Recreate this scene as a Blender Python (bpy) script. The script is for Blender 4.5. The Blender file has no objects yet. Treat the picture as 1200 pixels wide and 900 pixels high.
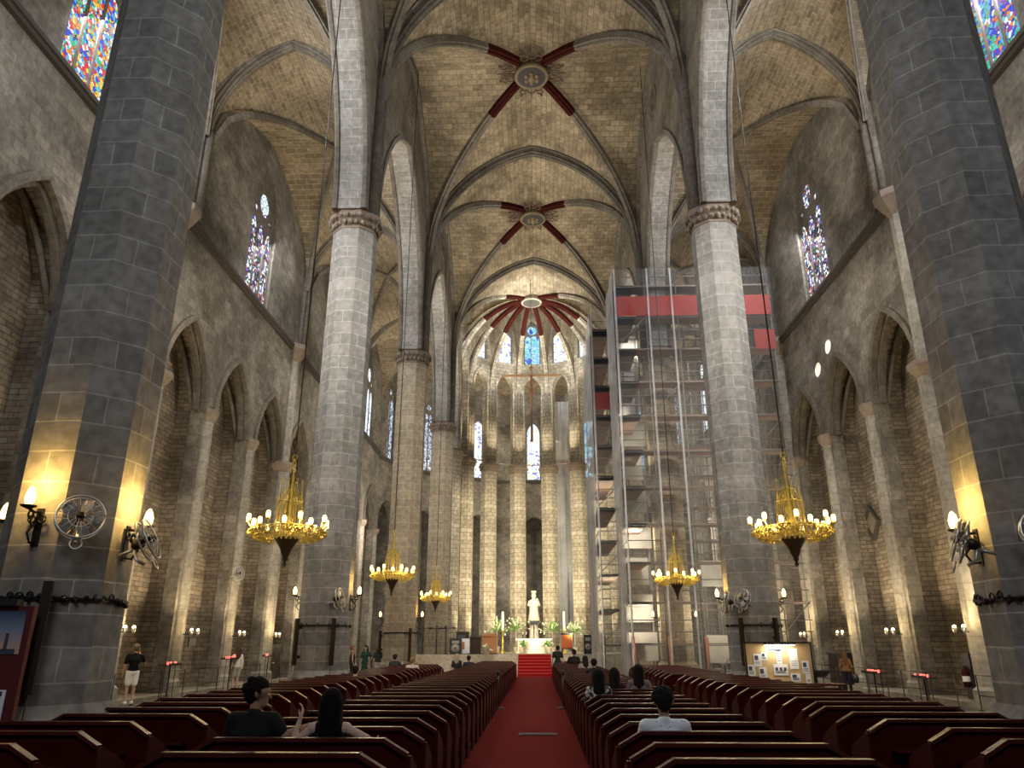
import bpy, bmesh, math, random
from mathutils import Vector, Matrix
from mathutils.geometry import tessellate_polygon
random.seed(7)
PI = math.pi
S = bpy.context.scene
COL = S.collection
R = math.radians

# ------------------------------------------------------------------ camera, world, lights, exposure
cam_d = bpy.data.cameras.new('camera'); cam = bpy.data.objects.new('camera', cam_d); COL.objects.link(cam)
cam_d.sensor_width = 36; cam_d.lens = 870 / 1200 * 36; cam_d.clip_end = 300
cam.location = (0, 0, 1.72)
cam.rotation_euler = (R(90 + 19.4), R(0), R(1.85))
S.camera = cam
vs = S.view_settings
vs.view_transform = 'Standard'; vs.look = 'None'; vs.gamma = 1; vs.exposure = 0.0; vs.use_curve_mapping = False
cy = S.cycles
cy.use_denoising = True; cy.max_bounces = 5; cy.diffuse_bounces = 3; cy.glossy_bounces = 2; cy.transmission_bounces = 2
cy.transparent_max_bounces = 10; cy.caustics_reflective = False; cy.caustics_refractive = False
cy.sample_clamp_indirect = 3.0; cy.sample_clamp_direct = 20.0
W = bpy.data.worlds.new('world'); S.world = W; W.use_nodes = True
W.node_tree.nodes['Background'].inputs[0].default_value = (.80, .87, 1, 1)
W.node_tree.nodes['Background'].inputs[1].default_value = .05

WARM = (1, .80, .50); AMBER = (1, .62, .17); COOL = (.90, .94, 1); NEUT = (1, .92, .78)
def lamp(kind, loc, power, color, aim=None, size=.3, cone=90, blend=.6, sy=None):
    d = bpy.data.lights.new('lamp', kind); d.energy = power; d.color = color
    if kind == 'AREA':
        d.shape = 'RECTANGLE' if sy else 'DISK'; d.size = size
        if sy: d.size_y = sy
    else:
        d.shadow_soft_size = size
    if kind == 'SPOT': d.spot_size = R(cone); d.spot_blend = blend
    o = bpy.data.objects.new('light', d); COL.objects.link(o); o.location = loc
    if aim is not None:
        o.rotation_euler = (Vector(aim) - Vector(loc)).to_track_quat('-Z', 'Y').to_euler()
    return o

# the plan of the church, in metres
PX = 6.7; P2Y = 24.4; BAY = 13.75; PY = [P2Y - BAY, P2Y, P2Y + BAY, P2Y + 2 * BAY]
WX = 13.1; CAPZ = 16.8; AX = -.2; AY = 58.9; AR = 6.64
PW = PX - .0
# daylight entering through the west rose behind the viewer and through the tall aisle windows
lamp('AREA', (0, -14, 20), 1900, COOL, (0, 24, 12), 8)
for s in (-1, 1):
    for yc, pw, ay in ((PY[0] + BAY / 2, 2000, 8), (PY[1] + BAY / 2, 1100, 6), (PY[2] + BAY / 2, 900, 5)):
        lamp('AREA', (s * 12.85, yc, 20.5), pw, COOL, (0, yc + ay, 11), 2.2, sy=6)
# floodlights standing on the capitals, aimed at the vaults
for k, y in enumerate(PY):
    for s in (-1, 1):
        if s > 0 and k == 2: continue   # wrapped in the scaffold
        pw = (1500, 1800, 4200, 3600)[k]
        lamp('SPOT', (s * 5.3, y + .9, 17.4), pw * .85, NEUT, (-s * 1.0, y + 7.4, 29), .25, 95, .9)
        lamp('SPOT', (s * 5.3, y - .9, 17.4), pw * .7, NEUT, (-s * 1.0, y - 7.4, 29), .25, 95, .9)
        lamp('SPOT', (s * 8.0, y + .3, 17.6), 900, NEUT, (s * 10.5, y + 6.0, 26), .25, 120, .8)
        if k: lamp('SPOT', (s * 8.0, y - .3, 17.6), 600, NEUT, (s * 10.5, y - 6.0, 26), .25, 120, .8)
        # added unseen fill spots under the capitals, brightening the aisle walls
        if k:
            lamp('SPOT', (s * 7.7, y - .6, 15.9), 900, NEUT, (s * 13.1, y - 5, 11), .25, 120, .9)
            lamp('SPOT', (s * 7.7, y + .6, 15.9), 800, NEUT, (s * 13.1, y + 5, 11), .25, 120, .9)
        else: lamp('SPOT', (s * 7.7, y + .6, 15.9), 700, COOL, (s * 13.1, y + 6, 12), .25, 120, .9)
# added unseen spots above the capitals, brightening the pillars one bay on
for s in (-1, 1):
    lamp('SPOT', (s * 7.4, PY[0] + 1, 18.5), 13000, (1, .94, .86), (s * PX, PY[1], 13.5), .4, 34, .9)
    lamp('SPOT', (s * 5.4, PY[0] + 1, 18.5), 6000, (1, .93, .84), (s * PX, PY[1], 10.5), .4, 46, .9)
    lamp('SPOT', (s * 5.4, PY[1] + 1, 18.5), 3600, (1, .90, .74), (s * PX, PY[2], 10.5), .4, 46, .9)
    lamp('SPOT', (s * 5.4, PY[2] + 1, 18.5), 3600, (1, .90, .74), (s * PX, PY[3], 10.5), .4, 46, .9)
# two small patches of sun falling through the left windows on the right wall, and added unseen spots brightening the altar steps
for y, z in ((31.15, 14.3), (32.6, 13.75)): lamp('SPOT', (-12.7, 17.0, 20.5), 300000, (1, .97, .9), (13.1, y, z), .02, 1.2, .3)
for q in (-1, 1): lamp('SPOT', (q * 5.6, PY[2] + 1, 15.5), 2600, (1, .9, .75), (AX, 48, .8), .2, 22, .7)
# floodlights of the choir
for a in (-84, -60, -36, -12, 12, 36, 60, 84):
    ca, sa = math.sin(R(a)), math.cos(R(a))
    lamp('SPOT', (AX + ca * 4.6, AY + sa * 4.6, 1.5), 1900, (1, .84, .55), (AX + ca * 6.3, AY + sa * 6.3, 10), .15, 75, .9)
    lamp('SPOT', (AX + ca * 5.0, AY + sa * 5.0, 17.3), 900, (1, .89, .68), (AX + ca * 5.6, AY + sa * 5.6, 27), .15, 100, .9)
    if abs(a) < 80: lamp('POINT', (AX + ca * 9.8, AY + sa * 9.8, 8), 260, NEUT, size=.4); lamp('POINT', (AX + ca * 9.8, AY + sa * 9.8, 19.5), 260, (1, .9, .7), size=.4)  # added point lamps, unseen, brightening the ambulatory walls and vault
lamp('SPOT', (AX, 55.5, 22), 6500, (.96, .98, 1), (AX, 62, 31), .5, 130, .8)
for q in (-1, 1):
    lamp('SPOT', (AX + q * 4.5, 52.5, 16), 6000, (1, .88, .64), (AX, 64, 9), .3, 80, .8)
    lamp('SPOT', (AX + q * 3, 51.5, 2.6), 2200, (1, .86, .58), (AX, 60, 4), .3, 75, .8)
    lamp('POINT', (AX + q * 10.5, 54, 10), 900, NEUT, size=.5)

# ------------------------------------------------------------------ materials
def nodes(name):
    m = bpy.data.materials.new(name); m.use_nodes = True
    nt = m.node_tree; return m, nt, nt.nodes, nt.links, nt.nodes['Principled BSDF']
def plain(name, col, rough=.6, metal=0, emit=None, es=0, spec=.5, var=.12, scale=8):
    m, nt, N, L, b = nodes(name)
    b.inputs['Roughness'].default_value = rough; b.inputs['Metallic'].default_value = metal
    b.inputs['Specular IOR Level'].default_value = spec
    tc = N.new('ShaderNodeTexCoord'); nz = N.new('ShaderNodeTexNoise'); nz.inputs['Scale'].default_value = scale
    L.new(tc.outputs['Object'], nz.inputs['Vector'])
    mx = N.new('ShaderNodeMix'); mx.data_type = 'RGBA'
    mx.inputs[6].default_value = (*[c * (1 - var) for c in col], 1); mx.inputs[7].default_value = (*[min(1, c * (1 + var)) for c in col], 1)
    L.new(nz.outputs['Fac'], mx.inputs[0]); L.new(mx.outputs[2], b.inputs['Base Color'])
    if emit:
        b.inputs['Emission Color'].default_value = (*emit, 1); b.inputs['Emission Strength'].default_value = es
    return m
def stone(name, c1, c2, mortar, bw=.8, bh=.4, ms=.012, grime=.5, gcol=None, bump=.25, rough=.9, gscale=.35, fine=6):
    m, nt, N, L, b = nodes(name)
    b.inputs['Roughness'].default_value = rough; b.inputs['Specular IOR Level'].default_value = .2
    uv = N.new('ShaderNodeTexCoord'); br = N.new('ShaderNodeTexBrick')
    wob = N.new('ShaderNodeTexNoise'); wob.inputs['Scale'].default_value = 1.3
    wm = N.new('ShaderNodeVectorMath'); wm.operation = 'MULTIPLY_ADD'; wm.inputs[1].default_value = (.07, .05, 0)
    L.new(uv.outputs['UV'], wob.inputs['Vector']); L.new(wob.outputs['Color'], wm.inputs[0]); L.new(uv.outputs['UV'], wm.inputs[2])
    L.new(wm.outputs[0], br.inputs['Vector'])
    br.inputs['Color1'].default_value = (*c1, 1); br.inputs['Color2'].default_value = (*c2, 1); br.inputs['Mortar'].default_value = (*mortar, 1)
    br.inputs['Scale'].default_value = 1; br.inputs['Mortar Size'].default_value = ms; br.inputs['Mortar Smooth'].default_value = .3
    br.inputs['Brick Width'].default_value = bw; br.inputs['Row Height'].default_value = bh
    g = N.new('ShaderNodeTexNoise'); g.inputs['Scale'].default_value = gscale; g.inputs['Detail'].default_value = 6; g.inputs['Roughness'].default_value = .65
    L.new(uv.outputs['Object'], g.inputs['Vector'])
    rp = N.new('ShaderNodeValToRGB'); rp.color_ramp.elements[0].position = .36; rp.color_ramp.elements[1].position = .68
    gc = gcol or tuple(c * (1 - grime) for c in (1, .97, .92))
    rp.color_ramp.elements[0].color = (*gc, 1); rp.color_ramp.elements[1].color = (1.0, 1.0, 1.0, 1)
    L.new(g.outputs['Fac'], rp.inputs['Fac'])
    mu = N.new('ShaderNodeMix'); mu.data_type = 'RGBA'; mu.blend_type = 'MULTIPLY'; mu.inputs[0].default_value = 1
    L.new(br.outputs['Color'], mu.inputs[6]); L.new(rp.outputs['Color'], mu.inputs[7])
    f = N.new('ShaderNodeTexNoise'); f.inputs['Scale'].default_value = fine; f.inputs['Detail'].default_value = 4
    L.new(uv.outputs['Object'], f.inputs['Vector'])
    rf = N.new('ShaderNodeValToRGB'); rf.color_ramp.elements[0].position = .3; rf.color_ramp.elements[1].position = .7
    rf.color_ramp.elements[0].color = (.72, .72, .72, 1); rf.color_ramp.elements[1].color = (1.15, 1.15, 1.15, 1)
    L.new(f.outputs['Fac'], rf.inputs['Fac'])
    m2 = N.new('ShaderNodeMix'); m2.data_type = 'RGBA'; m2.blend_type = 'MULTIPLY'; m2.inputs[0].default_value = 1
    L.new(mu.outputs[2], m2.inputs[6]); L.new(rf.outputs['Color'], m2.inputs[7]); L.new(m2.outputs[2], b.inputs['Base Color'])
    ad = N.new('ShaderNodeMath'); ad.operation = 'MULTIPLY_ADD'; ad.inputs[1].default_value = -.8
    L.new(br.outputs['Fac'], ad.inputs[0]); L.new(f.outputs['Fac'], ad.inputs[2])
    bp = N.new('ShaderNodeBump'); bp.inputs['Strength'].default_value = bump; bp.inputs['Distance'].default_value = .04
    L.new(ad.outputs[0], bp.inputs['Height']); L.new(bp.outputs['Normal'], b.inputs['Normal'])
    return m
def glass(name, cols, cell=.16, es=3.0, lead=.035, dark=0.0):
    """stained glass lit by the sky outside: leaded cells of random colours"""
    m, nt, N, L, b = nodes(name)
    uv = N.new('ShaderNodeTexCoord')
    v = N.new('ShaderNodeTexVoronoi'); v.inputs['Scale'].default_value = 1 / cell
    L.new(uv.outputs['UV'], v.inputs['Vector'])
    sp = N.new('ShaderNodeSeparateColor'); L.new(v.outputs['Color'], sp.inputs['Color'])
    rp = N.new('ShaderNodeValToRGB'); rp.color_ramp.interpolation = 'CONSTANT'
    e = rp.color_ramp.elements
    e[0].color = (*cols[0], 1); e[1].position = 1 / len(cols); e[1].color = (*cols[1], 1)
    for i in range(2, len(cols)):
        q = e.new(i / len(cols)); q.color = (*cols[i], 1)
    L.new(sp.outputs[0], rp.inputs['Fac'])
    ve = N.new('ShaderNodeTexVoronoi'); ve.feature = 'DISTANCE_TO_EDGE'; ve.inputs['Scale'].default_value = 1 / cell
    L.new(uv.outputs['UV'], ve.inputs['Vector'])
    gt = N.new('ShaderNodeMath'); gt.operation = 'GREATER_THAN'; gt.inputs[1].default_value = lead
    L.new(ve.outputs['Distance'], gt.inputs[0])
    n2 = N.new('ShaderNodeTexNoise'); n2.inputs['Scale'].default_value = 2.2; L.new(uv.outputs['UV'], n2.inputs['Vector'])
    ml = N.new('ShaderNodeMath'); ml.operation = 'MULTIPLY'
    r2 = N.new('ShaderNodeMapRange'); r2.inputs[1].default_value = .35; r2.inputs[2].default_value = .65
    r2.inputs[3].default_value = 1 - dark; r2.inputs[4].default_value = 1.1
    L.new(n2.outputs['Fac'], r2.inputs[0]); L.new(r2.outputs[0], ml.inputs[0]); L.new(gt.outputs[0], ml.inputs[1])
    m3 = N.new('ShaderNodeMath'); m3.operation = 'MULTIPLY'; m3.inputs[1].default_value = es; L.new(ml.outputs[0], m3.inputs[0])
    L.new(rp.outputs['Color'], b.inputs['Emission Color']); L.new(m3.outputs[0], b.inputs['Emission Strength'])
    b.inputs['Base Color'].default_value = (.03, .03, .03, 1); b.inputs['Roughness'].default_value = .2
    return m
def netting(name, col, alpha):
    m, nt, N, L, b = nodes(name)
    b.inputs['Base Color'].default_value = (*col, 1); b.inputs['Roughness'].default_value = .8
    tc = N.new('ShaderNodeTexCoord'); nz = N.new('ShaderNodeTexNoise'); nz.inputs['Scale'].default_value = .7; nz.inputs['Detail'].default_value = 4
    L.new(tc.outputs['Object'], nz.inputs['Vector'])
    mr = N.new('ShaderNodeMapRange'); mr.inputs[1].default_value = .3; mr.inputs[2].default_value = .7
    mr.inputs[3].default_value = alpha * .75; mr.inputs[4].default_value = min(1, alpha * 1.25)
    L.new(nz.outputs['Fac'], mr.inputs[0]); L.new(mr.outputs[0], b.inputs['Alpha'])
    return m

M = {}
M['pillar'] = stone('pillar_stone', (.36, .345, .32), (.26, .25, .235), (.50, .48, .44), .85, .43, .014, .35, bump=.3)
M['pillar_warm'] = stone('warm_pillar_stone', (.40, .34, .25), (.33, .275, .20), (.52, .46, .36), .7, .40, .014, .35, bump=.2)
M['apse'] = stone('choir_stone', (.55, .49, .38), (.33, .29, .22), (.21, .18, .135), .55, .33, .020, .55, bump=.5)
M['wall'] = stone('aisle_wall_stone', (.35, .315, .26), (.23, .205, .168), (.21, .19, .155), .6, .34, .010, .6, bump=.5)
M['vault'] = stone('vault_stone', (.43, .35, .235), (.26, .21, .14), (.19, .155, .105), .52, .28, .014, .6, bump=.5, gscale=.28)
M['vault_aisle'] = stone('aisle_vault_stone', (.38, .31, .21), (.23, .185, .125), (.46, .39, .29), .6, .3, .020, .5, bump=.4, gscale=.28)
M['brick'] = stone('chapel_brick', (.42, .35, .265), (.25, .205, .15), (.19, .155, .115), .55, .17, .018, .6, bump=.7)
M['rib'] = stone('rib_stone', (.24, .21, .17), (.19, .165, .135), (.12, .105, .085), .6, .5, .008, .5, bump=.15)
M['rib_dark'] = stone('dark_arch_stone', (.155, .138, .115), (.115, .10, .085), (.06, .054, .046), .6, .5, .012, .5, bump=.2)  # darker stone tone for the arches across the nave
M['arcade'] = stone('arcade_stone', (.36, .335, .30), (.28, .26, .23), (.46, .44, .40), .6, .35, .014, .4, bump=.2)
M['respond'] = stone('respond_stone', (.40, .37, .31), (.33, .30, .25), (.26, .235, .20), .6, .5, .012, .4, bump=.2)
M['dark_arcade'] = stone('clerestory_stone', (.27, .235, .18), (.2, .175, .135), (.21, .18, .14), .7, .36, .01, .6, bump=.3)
M['capital'] = plain('weathered_capital_stone', (.20, .155, .115), .9, var=.35, scale=5)
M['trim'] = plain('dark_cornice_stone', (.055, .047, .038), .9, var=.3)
M['floor'] = stone('floor_slabs', (.14, .128, .11), (.11, .10, .085), (.06, .055, .05), 1.0, .6, .012, .4, bump=.05, rough=.45)
M['platform'] = stone('platform_stone', (.52, .46, .36), (.46, .41, .32), (.36, .32, .25), 1.2, .6, .008, .2, bump=.05, rough=.6)
M['carpet'] = plain('red_carpet', (.125, .005, .005), .95, spec=.1, var=.2, scale=3)  # kept darker than on the steps, the dim nave painted in
M['worn'] = plain('pale_carpet_edge', (.46, .06, .05), .9, spec=.1, var=.1)  # paler red for the strip along each tread edge
M['carpet_lit'] = plain('lit_red_carpet', (.30, .010, .012), .9, spec=.1, var=.1)  # same carpet as the aisle, stronger light on the steps painted in
M['wood'] = plain('pew_wood', (.044, .004, .003), .55, spec=.06, var=.25, scale=6)
M['wood_top'] = plain('pew_rail_wood', (.06, .009, .006), .36, spec=.35, var=.2, scale=6)
M['tan'] = plain('orange_wood', (.45, .19, .06), .5, var=.2)
M['iron'] = plain('black_iron', (.02, .018, .016), .5, .6)
M['black'] = plain('black_plastic', (.012, .012, .013), .5)
M['steel'] = plain('steel_tube', (.45, .45, .46), .4, .7)
M['galv'] = plain('galvanised_tube', (.19, .18, .165), .5, .5)
M['plank'] = plain('deck_board', (.22, .15, .11), .8)
M['gold'] = plain('gilt_metal', (.62, .46, .10), .36, .9, var=.2, scale=20)
M['darkbronze'] = plain('dark_bronze', (.035, .022, .015), .45, .6)
M['bulb'] = plain('lit_glass', (1, .85, .5), .4, emit=(1, .74, .26), es=3.2)
M['sconce_glow'] = plain('lit_sconce_glass', (1, .9, .6), .4, emit=(1, .72, .24), es=4)
M['white_glow'] = plain('lit_flood_glass', (1, .95, .8), .4, emit=(1, .80, .42), es=7)
M['redcup'] = plain('lit_red_cup', (.8, .05, .03), .3, emit=(1, .16, .12), es=2.0)
M['flame'] = plain('small_flame', (1, .9, .6), .3, emit=(1, .8, .6), es=6)
M['red_paint'] = plain('red_paint', (.040, .007, .005), .85, spec=.08, var=.4, scale=3)
M['boss_gold'] = plain('boss_gilt', (.15, .11, .055), .6, .1, var=.3, scale=6)
M['boss_dark'] = plain('boss_relief', (.025, .02, .018), .7, var=.6, scale=5)
M['boss_iron'] = plain('boss_foliage', (.10, .055, .035), .7, var=.3)
M['clear_net'] = netting('grey_net', (.34, .34, .34), .10)
M['white_net'] = netting('white_net', (.66, .67, .68), .48)
M['red_net'] = plain('red_banner', (.29, .026, .017), .8, var=.2)
M['white'] = plain('white_plaster', (.78, .76, .70), .7, var=.05)
M['marble'] = plain('pale_stone', (.72, .66, .52), .6, var=.1)
M['paper'] = plain('white_paper', (.80, .80, .80), .8, var=.03)
M['ink'] = plain('dark_print', (.05, .06, .09), .8, var=.4, scale=30)
M['cork'] = plain('tan_board', (.52, .36, .17), .8, var=.08)
M['tube'] = plain('lit_tube', (1, 1, 1), .4, emit=(1, .93, .76), es=14)
M['panel_red'] = plain('dark_red_panel', (.10, .006, .008), .6, var=.1)
M['leaf'] = plain('green_leaf', (.17, .34, .06), .6, var=.4, scale=5)
M['leaf_pale'] = plain('pale_flower', (.62, .66, .45), .6, var=.2, scale=9)
M['candle'] = plain('candle_wax', (.88, .82, .66), .5, var=.03)
M['wire'] = plain('dark_cable', (.015, .013, .012), .7)
M['blade'] = plain('grey_blade', (.30, .28, .26), .4, .3)
M['chrome'] = plain('bright_wire', (.60, .57, .52), .3, .8)
BLUE, RED, YEL, GRN, WHT = (.02, .06, .75), (.75, .03, .05), (.95, .62, .06), (.03, .55, .25), (.85, .92, 1)
LBL, PUR, ORG = (.10, .42, .9), (.30, .04, .42), (.85, .25, .04)
M['glass_multi'] = glass('stained_glass_bright', [BLUE, RED, YEL, GRN, WHT, LBL, ORG, BLUE, RED, (.1, .6, .6), WHT, YEL], .12, 1.0)
M['glass_cool'] = glass('stained_glass_green_blue', [BLUE, GRN, LBL, WHT, BLUE, PUR, GRN, (.1, .6, .6), ORG, LBL], .12, 1.0)
M['glass_violet'] = glass('stained_glass_violet', [(.02, .02, .03), (.22, .04, .06), WHT, (.05, .09, .4), (.02, .02, .03), WHT, (.3, .18, .45), (.02, .02, .03), (.04, .2, .11), (.5, .18, .09), (.02, .02, .03), (.75, .85, 1)], .13, 1.6, dark=.3)
M['glass_pale'] = glass('stained_glass_pale', [WHT, (.9, .95, 1), (.8, .88, 1), (.95, .9, .55), WHT, (.28, .25, .7), (.75, .88, 1), WHT, (.9, .95, 1), (.95, .92, .7), WHT], .19, 1.2, .02)
M['glass_blue'] = glass('stained_glass_sky', [(.15, .55, .75), (.2, .7, .75), (.35, .75, .9), (.06, .1, .7), (.25, .6, .9), (.5, .8, .9)], .25, 1.1, .02)
M['glass_lattice'] = glass('leaded_clear_glass', [(.75, .85, 1), (.6, .72, .9), (.8, .88, 1), (.35, .42, .55), (.12, .15, .22)], .22, .9, .05)
M['glass_clear'] = glass('leaded_white_glass', [(.7, .85, .9), (.85, .92, 1), (.6, .75, .85), WHT], .2, 1.2, .04)
M['glass_dim'] = glass('dark_rose_glass', [(.02, .02, .03), (.05, .05, .08), (.45, .5, .65), (.02, .02, .02), (.03, .03, .05)], .3, .7, .05)

# ------------------------------------------------------------------ mesh helpers
class MB:
    def __init__(s): s.v = []; s.f = []; s.uv = {}; s.sm = set()
    def add(s, vs, fs, uvs=None, smooth=False):
        o = len(s.v); s.v += [tuple(p) for p in vs]
        for i, f in enumerate(fs):
            if smooth: s.sm.add(len(s.f))
            if uvs: s.uv[len(s.f)] = uvs[i]
            s.f.append(tuple(o + k for k in f))
        return s
    def box(s, x0, y0, z0, x1, y1, z1):
        x0, x1 = sorted((x0, x1)); y0, y1 = sorted((y0, y1)); z0, z1 = sorted((z0, z1))
        return s.add([(x0,y0,z0),(x1,y0,z0),(x1,y1,z0),(x0,y1,z0),(x0,y0,z1),(x1,y0,z1),(x1,y1,z1),(x0,y1,z1)],
                     [(0,3,2,1),(4,5,6,7),(0,1,5,4),(1,2,6,5),(2,3,7,6),(3,0,4,7)])
    def obox(s, c, half, mat):
        c = Vector(c); vs = []
        for i in range(8):
            p = Vector(((-1 if i & 1 == 0 else 1) * half[0], (-1 if i & 2 == 0 else 1) * half[1], (-1 if i & 4 == 0 else 1) * half[2]))
            vs.append(c + mat @ p)
        return s.add(vs, [(0,2,3,1),(4,5,7,6),(0,1,5,4),(1,3,7,5),(3,2,6,7),(2,0,4,6)])
    def lathe(s, prof, n=16, c=(0, 0), rot=0, smooth=True, cap=True):
        vs = []; fs = []
        for r, z in prof:
            for k in range(n):
                a = 2 * PI * k / n + rot; vs.append((c[0] + r * math.cos(a), c[1] + r * math.sin(a), z))
        for i in range(len(prof) - 1):
            for k in range(n):
                a, b = i * n + k, i * n + (k + 1) % n; fs.append((a, b, b + n, a + n))
        s.add(vs, fs, smooth=smooth)
        if cap:
            o = len(s.v) - len(vs)
            s.f.append(tuple(o + k for k in reversed(range(n)))); s.f.append(tuple(o + (len(prof) - 1) * n + k for k in range(n)))
        return s
    def tube(s, pts, r, n=8, smooth=True):
        pts = [Vector(p) for p in pts]; rs = r if isinstance(r, (list, tuple)) else [r] * len(pts)
        vs = []; fs = []; up = None
        for i, p in enumerate(pts):
            t = (pts[min(i + 1, len(pts) - 1)] - pts[max(i - 1, 0)]).normalized()
            if up is None: up = Vector((0, 0, 1)) if abs(t.z) < .9 else Vector((1, 0, 0))
            a = t.cross(up).normalized(); b = a.cross(t).normalized(); up = b
            for k in range(n):
                q = 2 * PI * k / n; vs.append(p + (a * math.cos(q) + b * math.sin(q)) * rs[i])
        for i in range(len(pts) - 1):
            for k in range(n):
                x, y = i * n + k, i * n + (k + 1) % n; fs.append((x, y, y + n, x + n))
        s.add(vs, fs, smooth=smooth); o = len(s.v) - len(vs)
        s.f.append(tuple(o + k for k in reversed(range(n)))); s.f.append(tuple(o + (len(pts) - 1) * n + k for k in range(n)))
        return s
    def ball(s, c, r, n=10, m=6, sc=(1, 1, 1)):
        prof = [(math.sin(PI * i / m), -math.cos(PI * i / m)) for i in range(m + 1)]
        vs = []; fs = []
        for pr, pz in prof:
            for k in range(n):
                a = 2 * PI * k / n; vs.append((c[0] + r * sc[0] * pr * math.cos(a), c[1] + r * sc[1] * pr * math.sin(a), c[2] + r * sc[2] * pz))
        for i in range(m):
            for k in range(n):
                a, b = i * n + k, i * n + (k + 1) % n; fs.append((a, b, b + n, a + n))
        return s.add(vs, fs, smooth=True)
    def torus(s, c, Rr, r, n=24, m=6, axis='z'):
        pts = []
        for k in range(n + 1):
            a = 2 * PI * k / n; p = (Rr * math.cos(a), Rr * math.sin(a), 0)
            if axis == 'x': p = (0, p[0], p[1])
            if axis == 'y': p = (p[0], 0, p[1])
            pts.append(Vector(p) + Vector(c))
        return s.tube(pts, r, m)
    def sweep(s, path, B, prof, flip=1):
        """extrude a closed profile (b, n) along a planar path; B is the plane's normal"""
        path = [Vector(p) for p in path]; B = Vector(B).normalized(); n = len(prof); vs = []; fs = []; uvs = []
        d = 0; per = [0]
        for i in range(n):
            q, w = prof[i], prof[(i + 1) % n]; per.append(per[-1] + math.hypot(w[0] - q[0], w[1] - q[1]))
        ds = []
        for i, p in enumerate(path):
            t = (path[min(i + 1, len(path) - 1)] - path[max(i - 1, 0)]).normalized()
            N_ = B.cross(t).normalized() * flip
            if i: d += (p - path[i - 1]).length
            ds.append(d)
            for b, q in prof: vs.append(p + B * b + N_ * q)
        for i in range(len(path) - 1):
            for k in range(n):
                k2 = (k + 1) % n
                fs.append((i * n + k, i * n + k2, (i + 1) * n + k2, (i + 1) * n + k))
                uvs.append([(per[k], ds[i]), (per[k + 1], ds[i]), (per[k + 1], ds[i + 1]), (per[k], ds[i + 1])])
        s.add(vs, fs, uvs); o = len(s.v) - len(vs)
        s.f.append(tuple(o + k for k in range(n))); s.f.append(tuple(o + (len(path) - 1) * n + k for k in range(n)))
        return s
    def plate(s, outer, holes, fn, d0, d1):
        """a slab with holes: outline in (a, b), thickness d0..d1, fn(a, b, d) gives the point"""
        loops = [outer] + list(holes); flat = [p for l in loops for p in l]
        tris = tessellate_polygon([[Vector((p[0], p[1], 0)) for p in l] for l in loops])
        n = len(flat); vs = [fn(a, b, d0) for a, b in flat] + [fn(a, b, d1) for a, b in flat]; fs = []
        for t in tris:
            fs.append(tuple(t)); fs.append(tuple(n + k for k in reversed(t)))
        o = 0
        for l in loops:
            m = len(l)
            for k in range(m): fs.append((o + k, o + (k + 1) % m, n + o + (k + 1) % m, n + o + k))
            o += m
        return s.add(vs, fs)
    def build(s, name, mat, parent=None, loc=None):
        me = bpy.data.meshes.new(name); me.from_pydata(s.v, [], s.f)
        lay = me.uv_layers.new(name='UVMap'); uvd = lay.data
        for p in me.polygons:
            cu = s.uv.get(p.index)
            if cu:
                for j, li in enumerate(p.loop_indices): uvd[li].uv = cu[j]
            else:
                n = p.normal
                if abs(n.z) > .72: fu = lambda q: (q.x, q.y)
                else:
                    t = Vector((-n.y, n.x, 0)).normalized(); fu = lambda q, t=t: (q.dot(t), q.z)
                for li, vi in zip(p.loop_indices, p.vertices): uvd[li].uv = fu(me.vertices[vi].co)
            if p.index in s.sm: p.use_smooth = True
        if s.sm and len(s.sm) > 0: pass
        me.materials.append(mat if not isinstance(mat, str) else M[mat])
        o = bpy.data.objects.new(name, me); COL.objects.link(o)
        if parent is not None: o.parent = parent
        if loc: o.location = loc
        return o
def tag(o, label, cat, group=None, kind=None):
    o['label'] = label; o['category'] = cat
    if group: o['group'] = group
    if kind: o['kind'] = kind
    return o
def thing(name, label, cat, loc=(0, 0, 0), rz=0, group=None, kind=None):
    o = bpy.data.objects.new(name, None); COL.objects.link(o); o.location = loc; o.rotation_euler = (0, 0, rz)
    o.empty_display_size = .2
    return tag(o, label, cat, group, kind)
def kids(o): return KIDS.get(o.name) or [c for c in o.children]
KIDS = {}
def dup(o, loc=None, rz=None, label=None, parent=None):
    c = o.copy(); COL.objects.link(c)
    if parent is not None: c.parent = parent
    if loc is not None: c.location = loc
    if rz is not None: c.rotation_euler = (0, 0, rz)
    if label: c['label'] = label
    for k in kids(o): dup(k, parent=c)
    return c
def freeze(o):
    """remember the children of a prototype before it is copied"""
    KIDS[o.name] = list(o.children)
    for c in o.children: freeze(c)
ORD = 'first second third fourth fifth sixth seventh eighth ninth tenth eleventh twelfth thirteenth fourteenth fifteenth sixteenth seventeenth eighteenth nineteenth'.split()
def ordinal(i):
    if i < 19: return ORD[i]
    n = i + 1; t = {2: 'twent', 3: 'thirt', 4: 'fort'}[n // 10]
    return t + 'ieth' if n % 10 == 0 else t + 'y-' + ORD[n % 10 - 1]
def arc(s, h, n=12):
    """right-hand half of a pointed arch of half-span s and rise h: from (s, 0) up to (0, h)"""
    Rr = (s * s + h * h) / (2 * s); c = Rr - s; a1 = math.asin(min(1, h / Rr)) if Rr >= h else PI / 2
    a1 = math.atan2(h, c)
    return [(Rr * math.cos(a1 * i / n) - c, Rr * math.sin(a1 * i / n)) for i in range(n + 1)]
def arch(s, z0, z1, n=12, foot=None):
    """whole arch from left foot to right foot, (a, z)"""
    q = arc(s, z1 - z0, n); L_ = [(-a, z0 + z) for a, z in q]; R_ = [(a, z0 + z) for a, z in reversed(q)]
    out = L_ + R_[1:]
    if foot is not None: out = [(-s, foot)] + out + [(s, foot)]
    return out
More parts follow.
